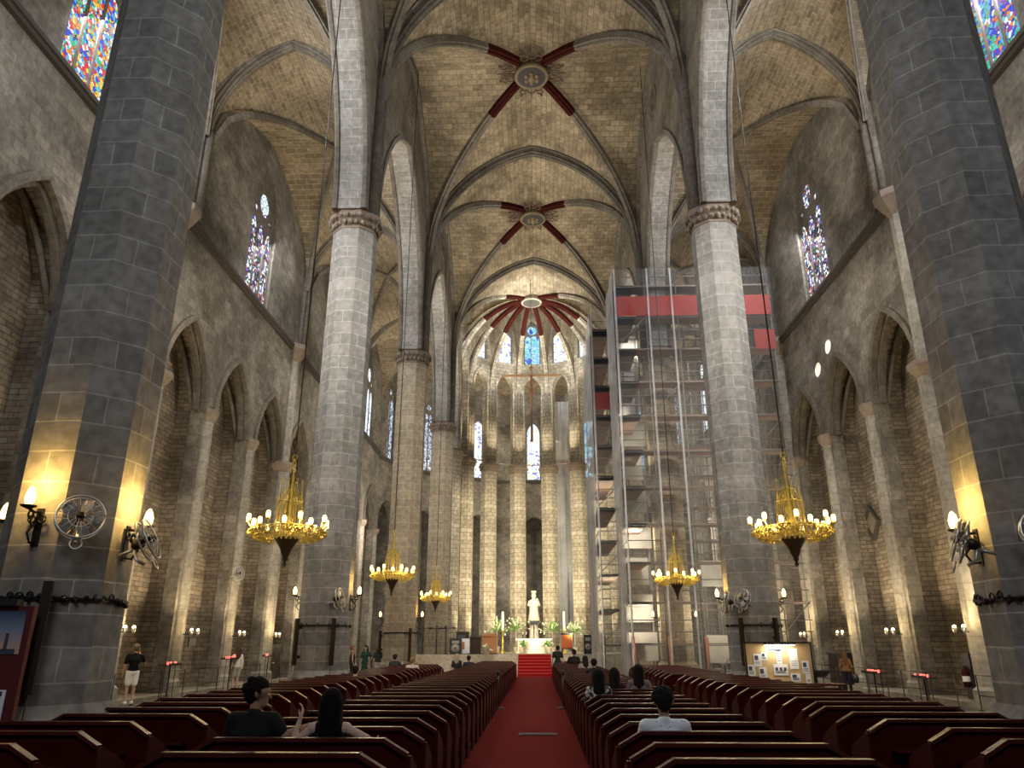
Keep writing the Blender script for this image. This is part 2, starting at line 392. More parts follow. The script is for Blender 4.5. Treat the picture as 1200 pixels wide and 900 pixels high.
def circle(ca, cb, r, n=24): return [(ca + r * math.cos(2 * PI * k / n), cb + r * math.sin(2 * PI * k / n)) for k in range(n)]
def shift(l, da): return [(a + da, b) for a, b in l]

# ------------------------------------------------------------------ setting: floor, walls, chapels
tag(MB().box(-18, -6, -.4, 18, 76, 0).build('floor', 'floor'), 'worn grey brown stone slab floor of the church', 'floor', kind='structure')
wn = [0]
def lancet_frame(mb, hw, z0, zs, z1, lights, fn, d0, d1, rose=True, bars=0):
    """stone tracery filling a lancet window in (a, z): lights below and a rose above"""
    outer = arch(hw, zs, z1, 10, z0); e = .09
    holes = []; w = (2 * hw - 2 * e - (lights - 1) * .1) / lights
    zt = zs - w * .3 if rose else zs
    for i in range(lights):
        a0 = -hw + e + i * (w + .1) + w / 2
        holes.append(shift(arch(w / 2, zt - w * .9, zt, 5, z0 + .1), a0))
    if rose:
        rr = min(hw * .62, (z1 - zt) * .36); cz = zt + rr + .12
        if lights == 1:
            rr = hw * .58; cz = z1 - hw * 1.05 - (z1 - zs) * .12; zt = cz - rr - .14; holes = [arch(hw - e, zt - .45, zt, 6, z0 + .1), circle(0, cz, rr, 16)]
        if lights > 1:
            holes.append(circle(0, cz, rr * .62, 16))
            for q in (.55, PI - .55): holes.append(circle(math.cos(q) * 0 + (rr * 1.05 if q < 1 else -rr * 1.05) * .9, cz - rr * .62, rr * .2, 8))
    mb.plate(outer, holes, fn, d0, d1)
def window(label, hw, z0, zs, z1, lights, fn, pane, dep, rose=True, frame='rib', clear=False):
    wn[0] += 1
    w = MB(); lancet_frame(w, hw, z0, zs, z1, lights, fn, dep, dep + .14, rose)
    f = w.build('window_%d' % wn[0], frame); tag(f, label, 'window', kind='structure')
    p = MB(); p.plate(arch(hw, zs, z1, 10, z0), [], fn, dep + .05, dep + .09); p.build('pane', pane, f)
    if clear:
        rr = min(hw * .62, (z1 - zs + .35) * .36); p = MB(); p.plate(circle(0, zs + .1 + rr, rr * .7, 20), [], fn, dep + .02, dep + .045); p.build('rose_pane', 'glass_clear', f)
    return f
BC = [PY[0] + BAY / 2, PY[1] + BAY / 2, PY[2] + BAY / 2, (PY[3] + AY) / 2 + .2]
CH = [10.65 - .9 + 2.29 + 4.583 * k for k in range(11)]
for s, side in ((-1, 'left'), (1, 'right')):
    fn = lambda a, b, d, s=s: (s * (WX + d), a, b)
    outer = [(8, 0)]
    for c in CH: outer += shift(arch(1.82, 10.5, 13.6, 10, 0), c)
    outer += [(60.3, 0), (60.3, 27), (8, 27)]
    holes = [shift(arch(1.5, 21.4, 24.2, 10, 17.05), y) for y in BC]
    wl = MB().plate(outer, holes, fn, 0, .5).build('wall_' + side, 'wall')
    tag(wl, 'tall rough stone aisle wall on the %s with pointed chapel openings below windows' % side, 'wall', kind='structure')
    for i, c in enumerate(CH):
        ap = shift(arch(2.0, 10.5, 13.9, 10, 0), c); m = MB(); vs = [fn(a, b, .5) for a, b in ap] + [fn(a, b, 1.15) for a, b in ap]
        n = len(ap); m.add(vs, [(k, k + 1, n + k + 1, n + k) for k in range(n - 1)])
        m.plate(shift(arch(2.0, 10.5, 13.9, 10, 0), c), [], fn, 1.15, 1.35)
        m.build('chapel_niche', 'brick', wl)
        # archivolt mouldings of the opening
        pth = [(s * (WX - .02), c + a, z) for a, z in arch(1.9, 10.5, 13.68, 10)]
        mo = MB().sweep(pth, (1, 0, 0), [(-.09, -.14), (-.09, .10), (.09, .10), (.09, -.14)])
        pth = [(s * (WX + .25), c + a, z) for a, z in arch(1.72, 10.5, 13.45, 10)]
        mo.sweep(pth, (1, 0, 0), [(-.10, -.10), (-.10, .14), (.10, .14), (.10, -.10)])
        # ribs inside the chapel
        for q in (-1, 1):
            mo.tube([(s * (WX + .5 + .6 * t), c + q * 1.9 * (1 - t), 10.6 + 3.1 * math.sin(t * PI / 2)) for t in [k / 8 for k in range(9)]], .10, 6)
        mo.build('archivolt', 'rib', wl)
    # piers between the chapels with small imposts
    for i in range(len(CH) + 1):
        y = CH[0] - 2.29 + 4.583 * i; big = i % 3 == 0
        m = MB(); rr = .46 if big else .30
        if i == len(CH): y = CH[-1] + 2.29
        m.lathe([(rr * 1.25, 0), (rr * 1.25, .5), (rr, .6), (rr, 10.1)], 8, (s * (WX + .05), y), PI / 8, False)
        if big: m.lathe([(rr * .8, 10.5), (rr * .8, 16.3)], 8, (s * (WX + .05), y), PI / 8, False)
        o = m.build('trim_%d' % (i + 1 + (0 if s < 0 else 20)), 'respond')
        tag(o, 'pale half-octagonal stone wall shaft between chapels on the %s wall, %s from the front' % (side, ordinal(i)), 'wall shaft', kind='structure')
        m = MB().lathe([(rr, 10.1), (rr * 1.1, 10.15), (rr * 1.55, 10.45), (rr * 1.55, 10.6), (rr, 10.62)], 8, (s * (WX + .05), y), PI / 8, False)
        if big: m.lathe([(rr * .8, 16.2), (rr * 1.2, 16.5), (rr * 1.7, 16.85), (rr * 1.7, 17.1), (rr, 17.12)], 8, (s * (WX + .05), y), PI / 8, False)
        m.build('impost', 'capital', o)
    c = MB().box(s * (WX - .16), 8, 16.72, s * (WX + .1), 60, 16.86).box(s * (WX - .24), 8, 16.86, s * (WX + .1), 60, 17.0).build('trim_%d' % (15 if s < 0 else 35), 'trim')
    tag(c, 'dark projecting stone string course under the %s aisle windows' % side, 'cornice', kind='structure')
    for i, y in enumerate(BC):
        f2 = lambda a, b, d, s=s, y=y: (s * (WX + d), y + a, b)
        lab = ['%s aisle lancet nearest the camera, bright mosaic glass partly behind the near pillar',
               '%s aisle tall lancet window with violet and blue stained glass',
               '%s aisle lancet window of the third bay beyond the second pillar',
               '%s aisle pale window beside the choir'][i] % side
        window(lab, 1.5, 17.05, 21.4, 24.2, 4 if i == 0 else 3, f2,
               (('glass_multi' if s < 0 else 'glass_cool'), 'glass_violet', 'glass_lattice', 'glass_pale')[i], .12, clear=(i == 1 and s < 0))
        if i == 0: pass
# ambulatory: seven flat sides round the choir
HW = WX * math.tan(R(12)) + .03
for i, a in enumerate(range(-72, 73, 24)):
    dx, dy = math.sin(R(a)), math.cos(R(a))
    fn = lambda q, b, d, dx=dx, dy=dy: (AX + dx * (WX + d) + dy * q, AY + dy * (WX + d) - dx * q, b)
    outer = [(-HW, 0), (-1.7, 0)] + arch(1.55, 11.6, 13.5, 8, 0) + [(1.7, 0), (HW, 0), (HW, 27), (-HW, 27)]
    wl = MB().plate(outer, [arch(.72, 22.9, 24.2, 8, 17.05)], fn, 0, .8).build('wall_back' if a == 0 else 'wall_ambulatory_%d' % (i + 1), 'wall')
    tag(wl, 'stone wall behind the choir columns, %s of seven sides counted from the left' % ordinal(i), 'wall', kind='structure')
    m = MB(); m.plate(arch(1.9, 11.6, 13.9, 8, 0), [], fn, 3.0, 3.2); ap = arch(1.9, 11.6, 13.9, 8, 0); n = len(ap)
    m.add([fn(q, b, .8) for q, b in ap] + [fn(q, b, 3.0) for q, b in ap], [(k, k + 1, n + k + 1, n + k) for k in range(n - 1)])
    m.build('chapel_niche', 'wall', wl)
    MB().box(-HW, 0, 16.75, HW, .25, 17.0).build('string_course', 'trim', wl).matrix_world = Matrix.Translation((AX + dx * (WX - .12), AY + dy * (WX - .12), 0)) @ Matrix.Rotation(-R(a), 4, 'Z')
    window(['lattice window seen between the second and third left pillars', 'lattice window just past the third left pillar', 'thin pale window beside the left choir columns',
            'tall pale central window behind the choir with violet tracery head', 'thin blue window beside the right choir columns', 'ambulatory window hidden behind the scaffold netting', 'outermost ambulatory window behind the right scaffold'][i],
           .72, 17.05, 22.9, 24.2, 2 if abs(a) > 30 else 1, fn, ('glass_lattice', 'glass_lattice', 'glass_pale', 'glass_pale', 'glass_blue', 'glass_blue', 'glass_lattice')[i], .3, abs(a) > 30)

# ------------------------------------------------------------------ vaults
def fnave(t): return 22.5 + math.sqrt(max(0, 7.7 ** 2 - (1.7 + 6 * abs(t)) ** 2))
def faisle(t): return 20.8 + math.sqrt(max(0, 4.82 ** 2 - (1.72 + 3.1 * abs(t)) ** 2))
def webs(f, cx, hx, cyy, hy, lift, mat, parent_name, label, wlo=-1, whi=1, n=20):
    m = MB()
    arcl = [0]
    for k in range(n):
        arcl.append(arcl[-1] + math.hypot(1 / n * 6, f((k + 1) / n) - f(k / n)))
    def al(t): t = abs(t) * n; k = min(int(t), n - 1); return arcl[k] + (arcl[k + 1] - arcl[k]) * (t - k)
    ts = [k / n for k in range(-n, n + 1)]
    for side in (-1, 1):
        for kind in (0, 1):
            for i in range(2 * n):
                t0, t1 = ts[i], ts[i + 1]
                for j in range(4):
                    q = []; u_ = []
                    for t, sj in ((t0, j / 4), (t1, j / 4), (t1, (j + 1) / 4), (t0, (j + 1) / 4)):
                        o = side * (abs(t) + sj * (1 - abs(t)))
                        u, w = (o, t) if kind == 0 else (t, o)
                        q.append((cx + u * hx, cyy + w * hy, f(t) + lift)); u_.append((o * (hx if kind == 0 else hy), math.copysign(al(t), t)))
                    ww = [(p[1] - cyy) / hy for p in q]
                    if min(ww) < wlo - 1e-6 or max(ww) > whi + 1e-6: continue
                    m.add(q, [(0, 1, 2, 3)], [u_])
    o = m.build(parent_name, mat); return tag(o, label, 'ceiling', kind='structure')
RIB = [(-.2, .4), (-.2, .12), (-.1, .1), (-.07, 0), (.07, 0), (.1, .1), (.2, .12), (.2, .4)]
HB = [(.62, .8), (.62, .5), (.55, .42), (.50, .46), (.46, .34), (.50, .26), (.42, .20), (.34, .24), (.30, .32), (.25, .18), (.26, .1), (.18, .05), (.12, .12), (.09, .02)]
BIG = [(-b, n) for b, n in HB] + [(b, n) for b, n in reversed(HB)]
def diag(f, cx, cyy, hx, hy, sx, sy, t0, t1, n=12):
    return [(cx + sx * hx * t, cyy + sy * hy * t, f(t)) for t in [t0 + (t1 - t0) * k / n for k in range(n + 1)]]
for i in range(3):
    yc = BC[i]
    c = webs(fnave, 0, 6.25, yc, BAY / 2, .3, 'vault', 'ceiling' if i == 0 else 'ceiling.%03d' % i,
             'ribbed brown stone nave vault, %s bay from the camera' % ORD[i])
    for sx in (-1, 1):
        for sy in (-1, 1):
            B = Vector((sx * 6.0, sy * 6.6, 0)).cross(Vector((0, 0, 1)))
            MB().sweep(diag(fnave, 0, yc, 6.0, 6.6, sx, sy, 1, .36), B, RIB, -1).build('diagonal_rib', 'rib', c)
            MB().sweep(diag(fnave, 0, yc, 6.0, 6.6, sx, sy, .36, .1, 6), B, [(b * 1.05, n - .015) for b, n in RIB], -1).build('painted_rib_end', 'red_paint', c)
    for s in (-1, 1):
        a = webs(faisle, s * 9.9, 3.3, yc, BAY / 2, .25, 'vault_aisle', 'ceiling.%03d' % (10 + i * 2 + (s > 0)),
                 'narrow ribbed vault over the %s aisle, %s bay from the camera' % ('left' if s < 0 else 'right', ORD[i]))
        for sx in (-1, 1):
            for sy in (-1, 1):
                B = Vector((sx * 3.0, sy * 6.5, 0)).cross(Vector((0, 0, 1)))
                MB().sweep(diag(faisle, s * 9.9, yc, 3.0, 6.5, sx, sy, 1, 0), B, [(b * .6, n * .65) for b, n in RIB], -1).build('diagonal_rib', 'rib', a)
tn = 50
for k, y in enumerate(PY):
    pth = [(a, y, z) for a, z in arch(6.02, 22.5, 30, 14, 16.95)]
    tn += 1
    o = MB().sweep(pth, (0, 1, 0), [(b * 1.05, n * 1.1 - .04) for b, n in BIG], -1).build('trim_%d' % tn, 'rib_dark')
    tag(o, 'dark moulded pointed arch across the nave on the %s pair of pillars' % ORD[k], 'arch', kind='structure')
    for s in (-1, 1):
        tn += 1
        pth = [(s * 9.95 + a, y, z) for a, z in arch(2.95, 20.9, 25.35, 10, 17.05)]
        o = MB().sweep(pth, (0, 1, 0), [(b * .6, n * .55) for b, n in BIG], -1).build('trim_%d' % tn, 'rib')
        MB().lathe([(.24, 17.1), (.24, 21.2)], 10, (s * (WX - .08), y)).lathe([(.14, 17.1), (.14, 21.6)], 8, (s * (WX - .05), y - .36)).lathe([(.14, 17.1), (.14, 21.6)], 8, (s * (WX - .05), y + .36)).build('wall_shaft', 'rib', o)
        tag(o, 'pointed arch across the %s aisle at the %s pillar' % ('left' if s < 0 else 'right', ORD[k]), 'arch', kind='structure')
# clerestory walls over the arcade
def arcade(y0, y1, s, spring, apex, foot, label, name, oc=True):
    yc = (y0 + y1) / 2; hs = (y1 - y0) / 2 - foot; x0, x1 = 6.2, 7.3
    fn = lambda a, b, d: (s * (x0 + d), yc + a, b)
    H = (y1 - y0) / 2
    outer = [(-H, 16.9)] + arch(hs, spring, apex, 16, 16.9) + [(H, 16.9), (H, 32), (-H, 32)]
    holes = [circle(0, 27.75, .95, 20)] if oc else []
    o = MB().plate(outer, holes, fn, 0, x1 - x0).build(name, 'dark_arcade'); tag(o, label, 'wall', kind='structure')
    p = arch(hs, spring, apex, 16, 16.9)
    MB().sweep([(s * (x0 + .55), yc + a, z) for a, z in p], (1, 0, 0), [(-.42, -.02), (-.42, .12), (.42, .12), (.42, -.02)], -1).build('arch_soffit', 'arcade', o)
    m = MB()
    for xx in (x0 + .02, x1 - .02): m.sweep([(s * xx, yc + a, z) for a, z in p], (1, 0, 0), [(-.12, -.12), (-.12, .1), (-.06, .16), (.06, .16), (.12, .1), (.12, -.12)], -1)
    m.build('arch_moulding', 'rib', o)
    if oc:
        wn[0] += 1; w = MB().plate(circle(0, 27.75, 1.02, 24), [circle(0, 27.75, .3, 12)] + [circle(.6 * math.cos(k * PI / 4), 27.75 + .6 * math.sin(k * PI / 4), .19, 10) for k in range(8)], fn, -.04, .2)
        w = w.build('window_%d' % wn[0], 'rib'); tag(w, 'small round traceried window in the nave wall, ' + label.split(', ')[-1], 'window', kind='structure')
        MB().plate(circle(0, 27.75, .95, 20), [], fn, .25, .3).build('pane', 'glass_dim', w)
    fm = [(s * 6.15, yc + a, z) for a, z in [(t * H, fnave(t)) for t in [k / 12 for k in range(-12, 13)]]] if oc else None
    if fm: MB().sweep(fm, (1, 0, 0), [(-.15, -.15), (-.15, .2), (.15, .2), (.15, -.15)], 1).build('wall_rib', 'rib', o)
    return o
for i in range(3):
    for s in (-1, 1):
        arcade(PY[i], PY[i + 1], s, 16.9, 25.6, .88, 'nave wall over a tall pointed arcade arch, %s side %s bay' % ('left' if s < 0 else 'right', ORD[i]), 'wall_%s_nave%s' % ('left' if s < 0 else 'right', '' if i == 0 else '_%d' % (i + 1)))
for s in (-1, 1):
    arcade(PY[3], AY + .7, s, 20.5, 25.6, .9, 'nave wall over a narrow arch beside the choir, %s side' % ('left' if s < 0 else 'right'), 'wall_%s_choir' % ('left' if s < 0 else 'right'), False)
# choir vault
ca = webs(fnave, 0, 6.3, AY, AY - PY[3], .3, 'vault', 'ceiling.020', 'vault in front of the choir behind the third nave arch', -1, 0)
for s in (-1, 1):
    a = webs(faisle, s * 9.9, 3.3, (PY[3] + AY) / 2 + .7, (AY - PY[3]) / 2 + .7, .25, 'vault_aisle', 'ceiling.%03d' % (21 + (s > 0)), 'short vault at the %s end of the ambulatory' % ('left' if s < 0 else 'right'))
def zrib(t): return 23.0 + 7.1 * math.sqrt(max(0, 1 - t * t))
def zwall(w, top): return 23.0 + top * math.sqrt(max(0, 1 - w * w * .999))
m = MB(); n1, n2 = 14, 10
gores = [(-84 + 24 * k, -60 + 24 * k, 0) for k in range(7)] + [(-96, -84, 1), (84, 96, 2)]
for a0, a1, hf in gores:
    for i in range(n1):
        for j in range(n2):
            q = []; u_ = []
            for di, dj in ((0, 0), (1, 0), (1, 1), (0, 1)):
                t = (i + di) / n1; w = -1 + 2 * (j + dj) / n2
                if hf == 0: ww = w; a = a0 + (a1 - a0) * (w + 1) / 2; tp = 8.5
                else: a = a0 + (a1 - a0) * (w + 1) / 2; ww = w; tp = 7.5
                r = (AR + .1) * t; z = max(zrib(t), zwall(ww, tp)) + .28
                q.append((AX + r * math.sin(R(a)), AY + r * math.cos(R(a)), z)); u_.append((r * (w) * .21, r))
            m.add(q, [(0, 1, 2, 3)], [u_])
cv = tag(m.build('ceiling.023', 'vault'), 'fan of pale stone vault cells over the choir', 'ceiling', kind='structure')
for a in list(range(-84, 85, 24)) + [-145, 145]:
    dx, dy = math.sin(R(a)), math.cos(R(a)); rr = AR - .35 if abs(a) < 90 else 8.6
    if abs(a) < 90: path = [(AX + dx * rr * t, AY + dy * rr * t, zrib(t)) for t in [math.sin(k / 16 * PI / 2) for k in range(16, -1, -1)]]
    else: path = [(math.copysign(6.0, a) * t + AX * (1 - t), AY - (AY - PY[3]) * t * .97, fnave(t) + .05) for t in [1 - k / 16 for k in range(17)]]
    B = Vector((dx, dy, 0)).cross(Vector((0, 0, 1)))
    MB().sweep(path[:10] if abs(a) < 90 else path[:11], B, [(b * .9, n * .85) for b, n in RIB], -1).build('choir_rib', 'apse', cv)
    MB().sweep(path[9:16] if abs(a) < 90 else path[10:16], B, [(b * .95, n * .85 - .02) for b, n in RIB], -1).build('painted_rib_end', 'red_paint', cv)
# ring vault over the ambulatory
m = MB()
for i in range(36):
    for j in range(6):
        q = []; u_ = []
        for di, dj in ((0, 0), (1, 0), (1, 1), (0, 1)):
            a = -96 + 192 * (i + di) / 36; t = (j + dj) / 6; r = 6.4 + 7.4 * t
            z = 25.65 + 1.1 * math.sin(PI * t)
            q.append((AX + r * math.sin(R(a)), AY + r * math.cos(R(a)), z)); u_.append((r * R(a), r))
        m.add(q, [(0, 1, 2, 3)], [u_])
tag(m.build('ceiling.024', 'vault_aisle'), 'curved stone vault over the ambulatory behind the choir columns', 'ceiling', kind='structure')
# choir arcade wall: seven bays with narrow arches and clerestory windows
for i, a in enumerate(range(-72, 73, 24)):
    dx, dy = math.sin(R(a)), math.cos(R(a)); ri = AR * math.cos(R(12)) - .2; h = AR * math.sin(R(12)) + .05
    fn = lambda q, b, d, dx=dx, dy=dy, ri=ri: (AX + dx * (ri + d) + dy * q, AY + dy * (ri + d) - dx * q, b)
    outer = [(-h, 16.9)] + arch(.82, 23.9, 25.5, 8, 16.9) + [(h, 16.9), (h, 33), (-h, 33)]
    o = MB().plate(outer, [arch(.78, 29.8, 31.1, 8, 26.6)], fn, 0, .6).build('wall_choir_%d' % (i + 1), 'apse')
    tag(o, 'pale choir wall with a narrow arch and window above, %s of seven from the left' % ORD[i], 'wall', kind='structure')
    m = MB().plate(arch(1.0, 23.9, 25.75, 8, 16.9), [arch(.78, 23.9, 25.45, 8, 16.95)], fn, -.12, 0); m.build('arch_moulding', 'apse', o)
    window('choir clerestory window high under the vault, ' + ['leftmost', 'second from left', 'left of the middle one', 'middle one with a blue figure', 'right of the middle one', 'second from right', 'rightmost'][i],
           .78, 26.6, 29.8, 31.1, 1, fn, 'glass_blue' if i == 3 else 'glass_pale', .2, True)

# ------------------------------------------------------------------ pillars
def pillar(label, x, y, mat, rad=.86, group=None, z0=0, capz=CAPZ, cluster=False, sh=8):
    t = thing('stone_pillar', label, 'pillar', (x, y, z0), 0, group, 'structure'); k = rad
    MB().lathe([(k * 1.32, 0), (k * 1.32, .55), (k * 1.2, .6), (k * 1.2, .85), (k * 1.02, 1.0)], 8, rot=PI / 8, smooth=False).build('base', mat, t)
    c = capz - z0
    MB().lathe([(k, 1.0), (k, c - .6)], 8, rot=PI / 8, smooth=False).build('shaft', mat, t)
    m = MB().lathe([(k, c - .6), (k * 1.03, c - .58), (k * 1.03, c - .52), (k, c - .5), (k * 1.02, c - .4), (k * 1.2, c - .12), (k * 1.22, c), (k * 1.22, c + .12), (k, c + .14)], 8, rot=PI / 8, smooth=False)
    for row in (0, 1):
        for q in range(24):
            a = 2 * PI * (q + row * .5) / 24; rr = k * (1.03 + row * .12); m.ball((rr * math.cos(a), rr * math.sin(a), c - .36 + row * .25), k * .115, 6, 4, (1, 1, 1.2))
    m.build('capital', 'capital', t)
    if cluster:
        m = MB()
        for q in range(8):
            a = 2 * PI * q / 8 + PI / 8
            m.lathe([(.24, c + .1), (.24, 23.4)], 10, (.62 * math.cos(a), .62 * math.sin(a)))
        m.build('upper_shafts', 'rib', t)
    return t
nm = ['nearest', 'second', 'third', 'fourth']
for s, side in ((-1, 'left'), (1, 'right')):
    for i, y in enumerate(PY):
        lab = ['huge grey octagonal pillar nearest the camera on the %s', 'pale grey octagonal pillar, second on the %s, beside the near chandelier',
               'brown stone octagonal pillar, third on the %s', 'octagonal pillar, fourth on the %s, just before the choir'][i] % side
        pillar(lab, s * (PX if i else (6.73 if s < 0 else 6.92)), y, 'pillar' if i < 2 else 'pillar_warm', .86 if i == 0 else .82, 'nave pillars', cluster=True)
for i, a in enumerate(range(-84, 85, 24)):
    t = pillar('slim warm lit choir column, %s of eight from the left around the altar' % ORD[i], AX + AR * math.sin(R(a)), AY + AR * math.cos(R(a)), 'apse', .74, 'choir columns', 0, 16.7)
    m = MB()
    for q in range(5):
        b = R(90 - a) + PI + (q - 2) * .55
        m.lathe([(.16, 16.7), (.16, 23.6)], 8, (.52 * math.cos(b), .42 * math.sin(b)))
    m.lathe([(.5, 16.7), (.5, 24)], 8, rot=PI / 8, smooth=False); m.build('upper_shafts', 'apse', t)
for i, (y, z) in enumerate(((BC[1], 30.1), (BC[2], 30.1), (AY - .3, 30.2))):
    t = thing('vault_boss', ['round painted gilt boss with leafy fringe at the near vault crossing', 'round painted boss at the second vault crossing beyond the nave arch', 'pale round boss where the choir ribs meet'][i], 'boss', (0 if i < 2 else AX, y, z - .45), 0, 'vault bosses')
    MB().lathe([(.72, .05), (.86, 0), (.92, .12), (.86, .22), (.8, .8)], 24).build('rim', 'boss_gold' if i < 2 else 'apse', t)
    MB().lathe([(.74, .03), (.5, -.02), (.2, -.05), (.02, -.06)], 20, cap=False).build('painted_disc', 'boss_dark' if i < 2 else 'trim', t)
    if i < 2:
        m = MB()
        for q in range(6):
            a = q * PI / 3 + .5; m.ball((.32 * math.cos(a), .32 * math.sin(a), -.04), .12, 8, 5, (1, 1.3, .5))
        m.ball((0, 0, -.06), .2, 8, 5, (1, 1.4, .5)); m.build('relief', 'boss_gold', t)
        for q in range(4):
            m = MB(); b = q * PI / 2
            for w in (-.32, .32):
                a = b + w
                for rr, cr in ((1.14, .19), (1.46, .15)):
                    m.torus((rr * math.cos(a), rr * math.sin(a), .3), cr, .035, 12, 5)
                m.ball((1.72 * math.cos(a), 1.72 * math.sin(a), .3), .07, 6, 4)
            m.torus((1.25 * math.cos(b), 1.25 * math.sin(b), .3), .2, .04, 14, 5); m.tube([(.8 * math.cos(b), .8 * math.sin(b), .3), (1.8 * math.cos(b), 1.8 * math.sin(b), .3)], .03, 5)
            m.build('leafy_fringe', 'boss_iron', t)

# ------------------------------------------------------------------ choir platform, steps, carpet
FZ = 1.19; CX = -.18
st = MB()
for k in range(7): st.box(-2.75, 46.6 + .34 * k, .17 * k, 2.35, 49.2, .17 * (k + 1))
tag(st.build('altar_steps', 'platform'), 'pale stone steps rising to the choir platform at the end of the carpet', 'steps', kind='structure')
pl = MB(); pl.box(-7.6, 49, 0, -2.75, 51, FZ).box(2.35, 49, 0, 7.2, 51, FZ).box(-7.6, 48.98, FZ - .12, -2.75, 49, FZ).box(-7.3, 49.2, 0, 6.9, 66, FZ)
tag(pl.build('floor.001', 'platform'), 'raised pale stone platform of the choir', 'platform', kind='structure')
m = MB()
m.add([(-1.19, 2.5, .014), (.83, 2.5, .014), (.83, 46.58, .014), (-1.19, 46.58, .014), (-1.19, 2.5, .002), (.83, 2.5, .002), (.83, 46.58, .002), (-1.19, 46.58, .002)],
      [(0, 1, 2, 3), (4, 7, 6, 5), (0, 4, 5, 1), (1, 5, 6, 2), (2, 6, 7, 3), (3, 7, 4, 0)])
tag(m.build('aisle_carpet', 'carpet'), 'long red carpet running down the middle aisle to the altar steps', 'carpet')
m = MB()
for k in range(7):
    y = 46.6 + .34 * k
    m.box(-1.19, y - .015, .17 * k + .006, .83, y, .17 * (k + 1) - .02); m.box(-1.19, y - .05, .17 * (k + 1) - .02, .83, y + .34 if k < 6 else 49.6, .17 * (k + 1) + .014)
sc_ = tag(m.build('stair_carpet', 'carpet_lit'), 'bright red carpet covering the steps up to the altar', 'carpet')
for k in range(7): MB().box(-1.19, 46.6 + .34 * k - .062, .17 * (k + 1) - .022, .83, 46.6 + .34 * k - .045, .17 * (k + 1) + .016).build('pale_edge', 'worn', sc_)  # paler strip on the front edge of each tread
m = MB().box(-.40, 16.35, .014, .38, 16.75, .03); m.box(-.32, 16.4, .03, .30, 16.7, .036)
tag(m.build('floor_mat', 'black'), 'small flat black cover lying across the red carpet', 'mat')

# ------------------------------------------------------------------ pews
def pew_proto(name, w, label, group):
    t = thing(name, label, 'pew', (0, 0, 0), 0, group); h = w / 2; e = .2
    prof = [(-h - e, .02), (-h - e, .80), (-h, .905), (h, .905), (h + e, .80), (h + e, .02)]
    fn = lambda a, b, d: (a, d - (.9 - b) * -.06 - .05, b)
    MB().plate(prof, [], fn, 0, .03).build('backrest', 'wood', t)
    p3 = [(-h - e - .01, -.055, .80), (-h, -.045, .915), (h, -.045, .915), (h + e + .01, -.055, .80)]
    m = MB()
    for i in range(3):
        a, b = Vector(p3[i]), Vector(p3[i + 1]); d = (b - a); rot = Matrix.Rotation(-math.atan2(d.z, d.x), 3, 'Y')
        m.obox((a + b) / 2, (d.length / 2 + .012, .045, .017), rot)
    m.build('top_rail', 'wood_top', t)
    MB().box(-h - e, .0, .40, h + e, .42, .44).build('seat', 'wood', t)
    for s in (-1, 1):
        q = [(-.10, 0), (.44, 0), (.44, .1), (.36, .22), (.36, .36), (.45, .44), (.42, .60), (.2, .70), (-.02, .79), (-.10, .79)]
        x = s * (h + e + .02)
        MB().plate(q, [], lambda a, b, d, x=x, s=s: (x + s * d, a, b), 0, .035).build('end_panel', 'wood', t)
    MB().box(-h - e, -.42, .14, h + e, -.26, .19).box(-h, -.36, 0, -h + .06, -.30, .14).box(h - .06, -.36, 0, h, -.30, .14).build('kneeler', 'wood', t)
    MB().box(-h, -.20, .60, h, -.06, .625).build('book_shelf', 'wood_top', t)
    freeze(t); return t
blocks = [('in block left of the carpet', -2.17, 1.55, 5.44, .98, 39, 'pews left of the carpet'),
          ('in block right of the carpet', 1.73, 1.45, 5.27, .93, 41, 'pews right of the carpet'),
          ('in outer block by left pillars', -5.25, 1.55, 5.9, .98, 31, 'outer left pews'),
          ('in outer block by right pillars', 5.05, 1.75, 5.6, .95, 31, 'outer right pews')]
for where, cx, w, y0, dy, n, g in blocks:
    p = None
    for k in range(n):
        y = y0 + dy * k
        lab = 'dark red pew %s, %s row from camera' % (where, ordinal(k))
        xx = cx; 
        if abs(cx) > 4 and any(abs(y + .1 - q) < 1.35 for q in PY): xx = cx - math.copysign(.22, cx)
        if p is None: p = pew_proto('church_pew', w, lab, g); p.location = (xx, y, 0)
        else: dup(p, (xx, y, 0), 0, lab)

